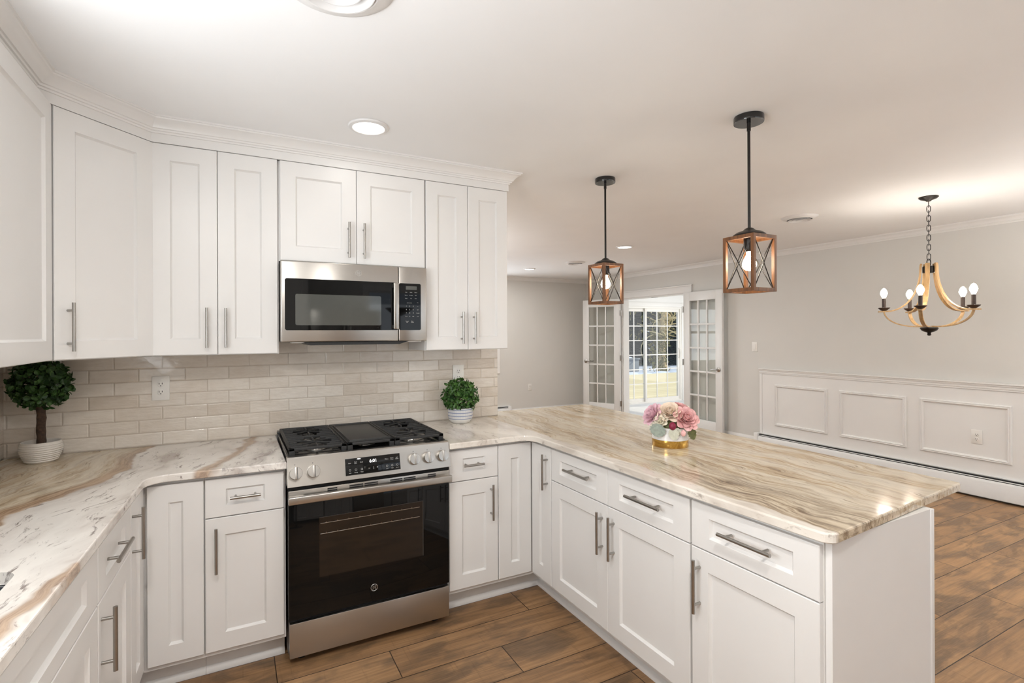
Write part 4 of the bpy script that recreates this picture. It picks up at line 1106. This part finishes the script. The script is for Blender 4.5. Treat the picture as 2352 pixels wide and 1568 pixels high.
def vent(label, x, y, R, slots=True):
    t = thing('ceiling_vent', label, 'vent', (x, y, ZC - .02), 0, 'round ceiling vents')
    m = MB(); m.lathe([(R * .66, ZC - .022), (R * .70, ZC - .024), (R * .86, ZC - .014), (R * .97, ZC - .006), (R, ZC - .0005), (R * .66, ZC - .0005)], (x, y, 0), 48); m.build('flange', M['vent_metal'], t)
    MB().lathe([(0, ZC - .002), (R * .66, ZC - .002), (R * .66, ZC - .0006), (0, ZC - .0006)], (x, y, 0), 32).build('duct_opening', M['dark_slot'], t)
    for k, (f0, f1) in enumerate(((.46, .62), (.26, .41), (.0, .20))):
        m = MB(); zt, zb = ZC - .010, ZC - .030
        if f0 > 0: m.lathe([(R * f0, zt), (R * f1, zb), (R * f1 + .003, zb), (R * f0 + .004, zt)], (x, y, 0), 40)
        else: m.lathe([(0, zb + .006), (R * f1, zb), (R * f1, zb + .002), (0, zt)], (x, y, 0), 32)
        m.build('louver_cone', M['vent_metal'], t)
    return t
vent('round white ceiling vent cut off by the top edge of the picture', .05, -1.62, .165)
vent('round white ceiling vent left of the chandelier, with a dark slot', 4.09, -.39, .14)
vent('round white ceiling vent left of the farther pendant, beside its rod', 4.0, 2.70, .14)

# ------------------------------------------------------------------ pendants
def pendant(label, x, y):
    t = thing('pendant_lamp', label, 'pendant lamp', (x, y, 1.645), 0, 'wooden cage pendants')
    m = MB(); m.lathe([(0, ZC - .0005), (.063, ZC - .0005), (.064, ZC - .004), (.064, ZC - .026), (.0625, ZC - .029), (0, ZC - .029)], (x, y, 0), 40); m.build('canopy', M['black_gloss'], t)
    m = MB(); m.cyl((x, y, 1.93), (x, y, ZC - .029), .0062, 14); m.cyl((x, y, ZC - .065), (x, y, ZC - .029), .0085, 14); m.build('rod', M['bronze'], t)
    m = MB(); m.lathe([(.0085, 1.936), (.018, 1.932), (.024, 1.926), (.030, 1.921), (.052, 1.915), (.068, 1.904), (.0705, 1.897), (.0705, 1.8955), (0, 1.8955)], (x, y, 0), 40); m.build('top_cap', M['bronze'], t)
    zt, zb, h, b = 1.895, 1.643, .0785, .0155
    m = MB()
    for sx in (-1, 1):
        for sy in (-1, 1):
            m.box(min(x + sx * h, x + sx * (h - b)), max(x + sx * h, x + sx * (h - b)), min(y + sy * h, y + sy * (h - b)), max(y + sy * h, y + sy * (h - b)), zb, zt, .0008, 1)
    for z0, z1 in ((zb, zb + b), (zt - b, zt)):
        for s in (-1, 1):
            a0, a1 = sorted((y + s * h, y + s * (h - b))); m.box(x - h + b, x + h - b, a0, a1, z0, z1)
            a0, a1 = sorted((x + s * h, x + s * (h - b))); m.box(a0, a1, y - h + b, y + h - b, z0, z1)
    cg = m.build('cage_frame', M['cage_wood'], t)
    MB().box(x - h + b, x + h - b, y - h + b, y + h - b, zt - .005, zt - .001).build('cage_roof', M['cage_wood'], t)
    q = h - b * .75; z0, z1 = zb + b, zt - b
    for (ax, s) in (('x', -1), ('x', 1), ('y', -1), ('y', 1)):
        m = MB(); k = h - b
        for u in (-1, 1):
            if ax == 'x': m.cyl((x + s * (h - b / 2), y - k * u, z0), (x + s * (h - b / 2), y + k * u, z1), .0022, 8)
            else: m.cyl((x - k * u, y + s * (h - b / 2), z0), (x + k * u, y + s * (h - b / 2), z1), .0022, 8)
        m.build('cross_bars', M['bronze'], t)
    m = MB(); m.lathe([(0, zt - .006), (.024, zt - .006), (.024, zt - .05), (.017, zt - .068), (0, zt - .068)], (x, y, 0), 24); m.build('socket', M['bronze'], t)
    m = MB(); m.lathe([(0, zt - .0685), (.013, zt - .0685), (.0135, zt - .082), (.022, zt - .100), (.029, zt - .118), (.030, zt - .128), (.026, zt - .142), (.015, zt - .152), (0, zt - .155)], (x, y, 0), 28); m.build('bulb', M['bulb'], t)
    return t
pendant('pendant lamp nearer the camera, with the larger-looking wooden cage', 1.878, -1.537)
pendant('pendant lamp farther from the camera, hanging before the french doors', 1.893, -.512)
for x, y in ((1.878, -1.537), (1.893, -.512)):
    l = light('pendant_bulb_light', 'POINT', (x, y, 1.775), 16, WARM, radius=.033)

# ------------------------------------------------------------------ chandelier
CX0, CY0 = 4.295, -1.213
ch = thing('chandelier', 'five-light chandelier with curved honey wood arms over the dining area', 'chandelier', (CX0, CY0, 1.44))
m = MB(); m.lathe([(0, ZC - .0005), (.056, ZC - .0005), (.058, ZC - .006), (.048, ZC - .016), (.02, ZC - .026), (.012, ZC - .034), (0, ZC - .034)], (CX0, CY0, 0), 36); m.build('canopy', M['bronze'], ch)
m = MB(); zc_ = ZC - .036; i = 0; pitch = .039
n_l = 12; top_z = zc_; pitch = (zc_ - 1.985) / n_l
for i in range(n_l):
    z = top_z - pitch * (i + .5); a = (i % 2) * PI / 2 + .4; L_, W_ = pitch * .68, .0105
    pts = []
    for k in range(16):
        th = 2 * PI * k / 16; u = W_ * math.copysign(abs(math.cos(th)) ** .7, math.cos(th)); v = L_ * math.copysign(abs(math.sin(th)) ** .8, math.sin(th))
        pts.append((CX0 + u * math.cos(a), CY0 + u * math.sin(a), z + v))
    m.tube(pts, .0024, 6, True)
m.build('chain', M['bronze'], ch)
m = MB(); m.tube([(CX0 + .028 * math.cos(t), CY0 + .010 * math.sin(t) * 0, 1.962 + .026 * math.sin(t)) for t in [2 * PI * k / 20 for k in range(20)]], .0032, 6, True)
m.lathe([(0, 1.935), (.034, 1.935), (.037, 1.930), (.037, 1.890), (.034, 1.886), (0, 1.886)], (CX0, CY0, 0), 28); m.build('top_hub', M['bronze'], ch)
m = MB(); m.lathe([(0, 1.492), (.050, 1.490), (.053, 1.482), (.045, 1.468), (.028, 1.457), (.012, 1.452), (.010, 1.444), (.013, 1.438), (.008, 1.430), (0, 1.428)], (CX0, CY0, 0), 32); m.build('bottom_bowl', M['bronze'], ch)
def bez(p, n):
    o = []
    for i in range(n + 1):
        t = i / n; a = (1 - t)
        o.append((a ** 3 * p[0][0] + 3 * a * a * t * p[1][0] + 3 * a * t * t * p[2][0] + t ** 3 * p[3][0], a ** 3 * p[0][1] + 3 * a * a * t * p[1][1] + 3 * a * t * t * p[2][1] + t ** 3 * p[3][1]))
    return o
right_ang = -YAW
for k in range(5):
    a = math.radians(-68.5 + 72 * k) + right_ang; er = Vector((math.cos(a), math.sin(a), 0)); et = Vector((-math.sin(a), math.cos(a), 0))
    def arm(prof, w, th):
        P_ = []
        for i, (r_, z_) in enumerate(prof):
            r0, z0 = prof[max(0, i - 1)]; r1, z1 = prof[min(len(prof) - 1, i + 1)]
            tg = (er * (r1 - r0) + Vector((0, 0, z1 - z0))).normalized(); nn = et.cross(tg)
            P_.append((Vector((CX0, CY0, z_)) + er * r_, et, nn))
        return MB().strip(P_, w, th)
    upper = [(.044, 1.955), (.047, 1.94)] + bez([(.048, 1.92), (.048, 1.76), (.12, 1.615), (.245, 1.612)], 16) + [(.275, 1.611), (.298, 1.610)]
    ua = arm(upper, .027, .010).build('upper_arm', M['arm_wood'], ch, 40)
    lower = bez([(.262, 1.606), (.25, 1.53), (.15, 1.487), (.025, 1.497)], 14)
    arm(lower, .022, .008).build('lower_arm', M['arm_wood'], ch, 40)
    c = Vector((CX0, CY0, 0)) + er * .262
    m = MB(); m.lathe([(0, 1.6165), (.012, 1.617), (.020, 1.622), (.034, 1.634), (.038, 1.640), (.036, 1.641), (.018, 1.634), (0, 1.634)], (c.x, c.y, 0), 28); cu_ = m.build('drip_cup', M['candle'], ch)
    m = MB(); m.cyl((c.x, c.y, 1.635), (c.x, c.y, 1.712), .0125, 16); m.build('candle_sleeve', M['candle'], cu_)
    m = MB(); m.lathe([(0, 1.7125), (.010, 1.7125), (.014, 1.724), (.0215, 1.742), (.0225, 1.752), (.018, 1.768), (.010, 1.782), (0, 1.788)], (c.x, c.y, 0), 22); m.build('bulb', M['bulb_soft'], cu_)
    light('candle_bulb_light', 'POINT', (c.x, c.y, 1.755), 22, WARM, radius=.024)

# ------------------------------------------------------------------ plants
random.seed(31)
def foliage_ball(c, R, n, L, W, lo=.72, floor_z=None, ymax=None):
    m = MB(); c = Vector(c); cnt = 0
    while cnt < n:
        d = rv(); rr = R * (lo + (1 - lo) * random.random() ** .6)
        p = c + d * rr
        if floor_z and p.z < floor_z: continue
        if ymax is not None and p.y > ymax: continue
        nn = (d + rv() * .9).normalized(); u = (d * random.uniform(.1, 1.0) + rv()).normalized(); s = random.uniform(.75, 1.2)
        q = p + u * L * s
        if ymax is not None and q.y > ymax: continue
        leaf_quad(m, p, nn, u, L * s, W * s, .22); cnt += 1
    return m
tp = thing('topiary', 'boxwood ball topiary on a brown stem in a white ribbed pot, in the left corner', 'plant', (-.968, -.140, .9045))
tx, ty = -.968, -.140
pot = MB(); prof = [(0, .9045), (.050, .9045), (.054, .908)]
nb = 9
for i in range(nb):
    z = .912 + i * .0088; f = (z - .904) / .088; r_ = .054 + .022 * math.sin(min(1, f * 1.25) * PI / 2) - .006 * max(0, f - .7) / .3
    prof += [(r_ - .0012, z - .0030), (r_ + .0016, z), (r_ - .0012, z + .0044)]
prof += [(.071, .993), (.068, .995), (.064, .992), (.060, .975), (.0, .972)]
pot.lathe(prof, (tx, ty, 0), 72)
for v in pot.b.verts:
    dx, dy = v.co.x - tx, v.co.y - ty; rr = math.hypot(dx, dy)
    if rr > .05 and .91 < v.co.z < .99:
        f = 1 + .010 * math.cos(math.atan2(dy, dx) * 36); v.co.x = tx + dx * f; v.co.y = ty + dy * f
pot.build('pot', M['ivory_pot'], tp)
MB().lathe([(0, .984), (.030, .982), (.0615, .976), (.0615, .973), (0, .973)], (tx, ty, 0), 24).build('soil', M['soil'], tp)
m = MB(); zz = [.976 + i * .02 for i in range(12)]
m.tube([(tx + .0012 * math.sin(i * 1.3), ty + .0012 * math.cos(i * 2.1), z) for i, z in enumerate(zz)], .0165, 14, radii=[.0165 + .0012 * math.sin(i * 2.4) for i in range(12)])
m.build('stem', M['bark'], tp)
foliage_ball((tx, ty, 1.247), .108, 1100, .024, .021, .55, ymax=-.012).build('foliage', M['box_leaf'], tp, 0, recalc=False)
pp = thing('potted_plant', 'small round boxwood plant in a white pot with blue stripes, right of the range', 'plant', (1.052, -.128, .9045))
px_, py_ = 1.052, -.128
m = MB(); m.lathe([(0, .9045), (.048, .9045), (.060, .912), (.072, .926), (.0775, .944), (.079, .965), (.078, .985), (.076, .9985), (.073, 1.0), (.070, .997), (.072, .97), (0, .965)], (px_, py_, 0), 56); m.b.transform(Matrix.Translation((-px_, -py_, -.9045)))
po = m.build('pot', M['pot_blue'], pp, local=True)
MB().lathe([(0, .985), (.0705, .975), (.0705, .966), (0, .966)], (px_, py_, 0), 24).build('soil', M['soil'], pp)
foliage_ball((px_, py_, 1.068), .108, 900, .026, .015, .50, 1.0, ymax=-.012).build('foliage', M['box_leaf2'], pp, 0, recalc=False)

# ------------------------------------------------------------------ flower arrangement
random.seed(77)
vx, vy = 1.714, -1.216
fl = thing('flower_vase', 'white and gold cylinder vase of pink and peach flowers on the peninsula', 'flower vase', (vx, vy, .9045))
R_ = .0865
MB().lathe([(R_ - .0015, .9400), (R_, .9400), (R_, .9985), (R_ - .0012, 1.0), (R_ - .005, 1.0), (R_ - .006, .995), (R_ - .006, .912), (0, .912), ], (vx, vy, 0), 64).build('vase', M['ceramic'], fl)
MB().lathe([(0, .9045), (R_ - .001, .9045), (R_, .906), (R_, .9397), (R_ - .0055, .9397), (R_ - .0055, .9118), (0, .9118)], (vx, vy, 0), 64).build('gold_band', M['gold'], fl)
def petal(mb, c, axis, ang, r0, L, W, open_, curl, nseg=5):
    axis = axis.normalized(); a = axis.orthogonal().normalized(); b = axis.cross(a); out = a * math.cos(ang) + b * math.sin(ang); sd = axis.cross(out)
    rows = []
    for i in range(nseg + 1):
        t = i / nseg; th = open_ + curl * (t - .3)
        if i == 0: p = c + out * r0
        else: p = p + (axis * math.cos(th) + out * math.sin(th)) * L / nseg
        w = W * (math.sin(PI * min(1, .18 + .66 * t)) ** .8) * (1 if t < .95 else .8)
        row = []
        for s in (-1, -.5, 0, .5, 1): row.append(mb.b.verts.new(p + sd * w * s * .5 - out * (abs(s) ** 2) * w * -.0 + axis * (abs(s) ** 2) * w * .10 - out * (abs(s) ** 2) * w * .14 + rv() * L * .02))
        rows.append(row)
    for A_, B_ in zip(rows, rows[1:]):
        for k in range(4): mb.face((A_[k], A_[k + 1], B_[k + 1], B_[k]))
def bloom(name, c, axis, R, mat, layers, label=None):
    m = MB(); c = Vector(c); axis = Vector(axis).normalized()
    for li in range(layers):
        f = li / max(1, layers - 1); n = int(4 + 4 * f)
        for k in range(n):
            petal(m, c - axis * R * .15 * f, axis, 2 * PI * k / n + li * .7 + random.uniform(-.15, .15), R * (.04 + .12 * f), R * (.62 + .42 * f), R * (.55 + .40 * f), .15 + 1.05 * f, .25 - .9 * (1 - f) + random.uniform(-.15, .15))
    o = m.build(name, mat, fl, 180, recalc=False)
    if label: o['label'] = label
    return o
vd = Vector((-.72, -.69, 0)); rt = Vector((.69, -.72, 0)); C0 = Vector((vx, vy, 0))
def at_(r_, f_, z): return C0 + rt * r_ + vd * f_ + Vector((0, 0, z))
bloom('bloom', at_(.072, .035, 1.042), vd * .7 + rt * .35 + up * .55, .058, M['petal_pink'], 6, 'large coral pink bloom at the right')
bloom('bloom', at_(0, .025, 1.066), vd * .7 + up * .75 - rt * .05, .055, M['petal_peach'], 6, 'pale peach bloom in the middle')
bloom('bloom', at_(-.078, .010, 1.050), vd * .45 - rt * .65 + up * .5, .056, M['petal_mauve'], 5, 'mauve pink bloom at the left')
bloom('bloom', at_(-.042, .055, 1.030), vd * .8 - rt * .35 + up * .5, .034, M['petal_cream'], 4, 'cream bloom at the front')
bloom('bloom', at_(.045, -.05, 1.07), up + rt * .3 - vd * .3, .055, M['petal_pink'], 5, 'pink bloom at the back')
m = MB(); m.ball(at_(.012, .092, 1.014), .017, 14, (1, 1, 1.15)); b_ = m.build('bud', M['bud_red'], fl, 180); b_['label'] = 'burgundy bud'
m = MB(); m.ball(at_(.060, .085, .982), .012, 12, (1, 1, 1.3)); b_ = m.build('bud', M['petal_pink'], fl, 180)
def big_leaf(c, n, u, L, W, mat, label):
    m = MB(); c, n, u = Vector(c), Vector(n).normalized(), Vector(u).normalized(); u = (u - n * u.dot(n)).normalized(); v = n.cross(u); rows = []
    for i in range(11):
        t = i / 10; w = W * math.sin(PI * (.06 + .9 * t)) ** .7 * (1 + .10 * math.cos(i * PI)); row = []
        for s in (-1, -.6, -.2, .2, .6, 1): row.append(m.b.verts.new(c + u * L * t + v * w * s * .5 - n * (L * .22 * t * t) + n * (.08 * W * abs(s))))
        rows.append(row)
    for A_, B_ in zip(rows, rows[1:]):
        for k in range(5): m.face((A_[k], A_[k + 1], B_[k + 1], B_[k]))
    o = m.build('leaf', mat, fl, 180, recalc=False); o['label'] = label
big_leaf(at_(-.048, .088, 1.020), vd * 1 + up * .2 - rt * .1, -up + rt * -.25, .062, .075, M['leaf_sage'], 'dusty sage green leaf')
big_leaf(at_(-.070, .062, 1.012), vd * .8 - rt * .6 + up * .1, -up - rt * .45, .050, .030, M['leaf_sage'], 'dusty sage green leaf')
big_leaf(at_(.010, .094, 1.006), vd + up * .2, -up + rt * .25, .058, .048, M['leaf_pale'], 'pale grey-green leaf')
big_leaf(at_(.032, .090, 1.006), vd + rt * .2, -up + rt * .15, .040, .034, M['leaf_pale'], 'pale grey-green leaf')
big_leaf(at_(.085, .058, 1.012), vd * .8 + rt * .5 + up * .2, -up + rt * .55, .070, .048, M['leaf_olive'], 'olive green leaf')
big_leaf(at_(.085, .066, 1.005), vd * .9 + rt * .4, -up * .9 + rt * .8, .052, .028, M['leaf_olive'], 'olive green leaf')
big_leaf(at_(.035, -.04, 1.085), up * .6 + vd * .5, rt * .8 + up * .5, .060, .022, M['petal_cream'], 'cream leaf tip at the top')
MB().ball((vx, vy, 1.0), .07, 16, (1, 1, .55)).build('foam', M['leaf_olive'], fl, 180)

# ------------------------------------------------------------------ tall cabinets and fridge behind the camera (seen only as reflections)
for i in range(2):
    wall_cab('pantry_cabinet', ('tall white pantry cabinet behind the camera beside the fridge', 'tall white pantry cabinet behind the camera at the end of the row')[i], (.62 - .78 * i, -4.45, 0), PI, .76, .11, 2.33, .62,
             [(.003, .379, .12, 2.32, .072, .073, (.345, 1.2, True)), (.381, .757, .12, 2.32, .072, .073, (.415, 1.2, True))])
frg = thing('refrigerator', 'stainless refrigerator behind the camera', 'refrigerator', (1.1, -4.7, 0))
MB().box(.64, 1.54, -5.18, -4.47, .02, 1.78, .01).build('body', M['range_side'], frg)
for a, b in ((.645, 1.088), (1.092, 1.535)): MB().box(a, b, -4.4695, -4.41, .72, 1.77, .01).build('door', M['steel'], frg)
MB().box(.645, 1.535, -4.4695, -4.41, .04, .71, .01).build('freezer_drawer', M['steel'], frg)
for x in (1.05, 1.13):
    MB().cyl((x, -4.36, .85), (x, -4.36, 1.6), .012, 12).build('handle', M['chrome'], frg)

# added floor uplights, all out of view, put in to brighten the ceiling
def added_uplight(label, x, y, e):
    t = thing('added_floor_lamp', label, 'floor lamp', (x, y, 0), 0, 'added floor uplights')
    MB().lathe([(0, 0), (.14, 0), (.14, .015), (.02, .03), (0, .03)], (x, y, 0), 28).build('base', M['bronze'], t)
    MB().cyl((x, y, .03), (x, y, 1.70), .012, 12).build('pole', M['bronze'], t)
    MB().lathe([(0, 1.70), (.03, 1.70), (.12, 1.74), (.19, 1.80), (.187, 1.802), (.115, 1.746), (0, 1.71)], (x, y, 0), 32).build('bowl_shade', M['bronze'], t)
    light('ceiling_fill_light', 'AREA', (x, y, 1.806), e, (1, .985, .96), .34, rot=(PI, 0, 0))  # added fill aimed up at the ceiling
added_uplight('added floor uplight, unseen behind the camera by the sink run', -.75, -3.9, 5)
added_uplight('added floor uplight, unseen behind the camera by the rear window', 1.75, -4.3, 5)
added_uplight('added floor uplight in the dining area, outside the picture', 4.7, -3.3, 80)
added_uplight('added floor uplight in the living area, hidden by the kitchen wall', 1.0, 2.2, 60)
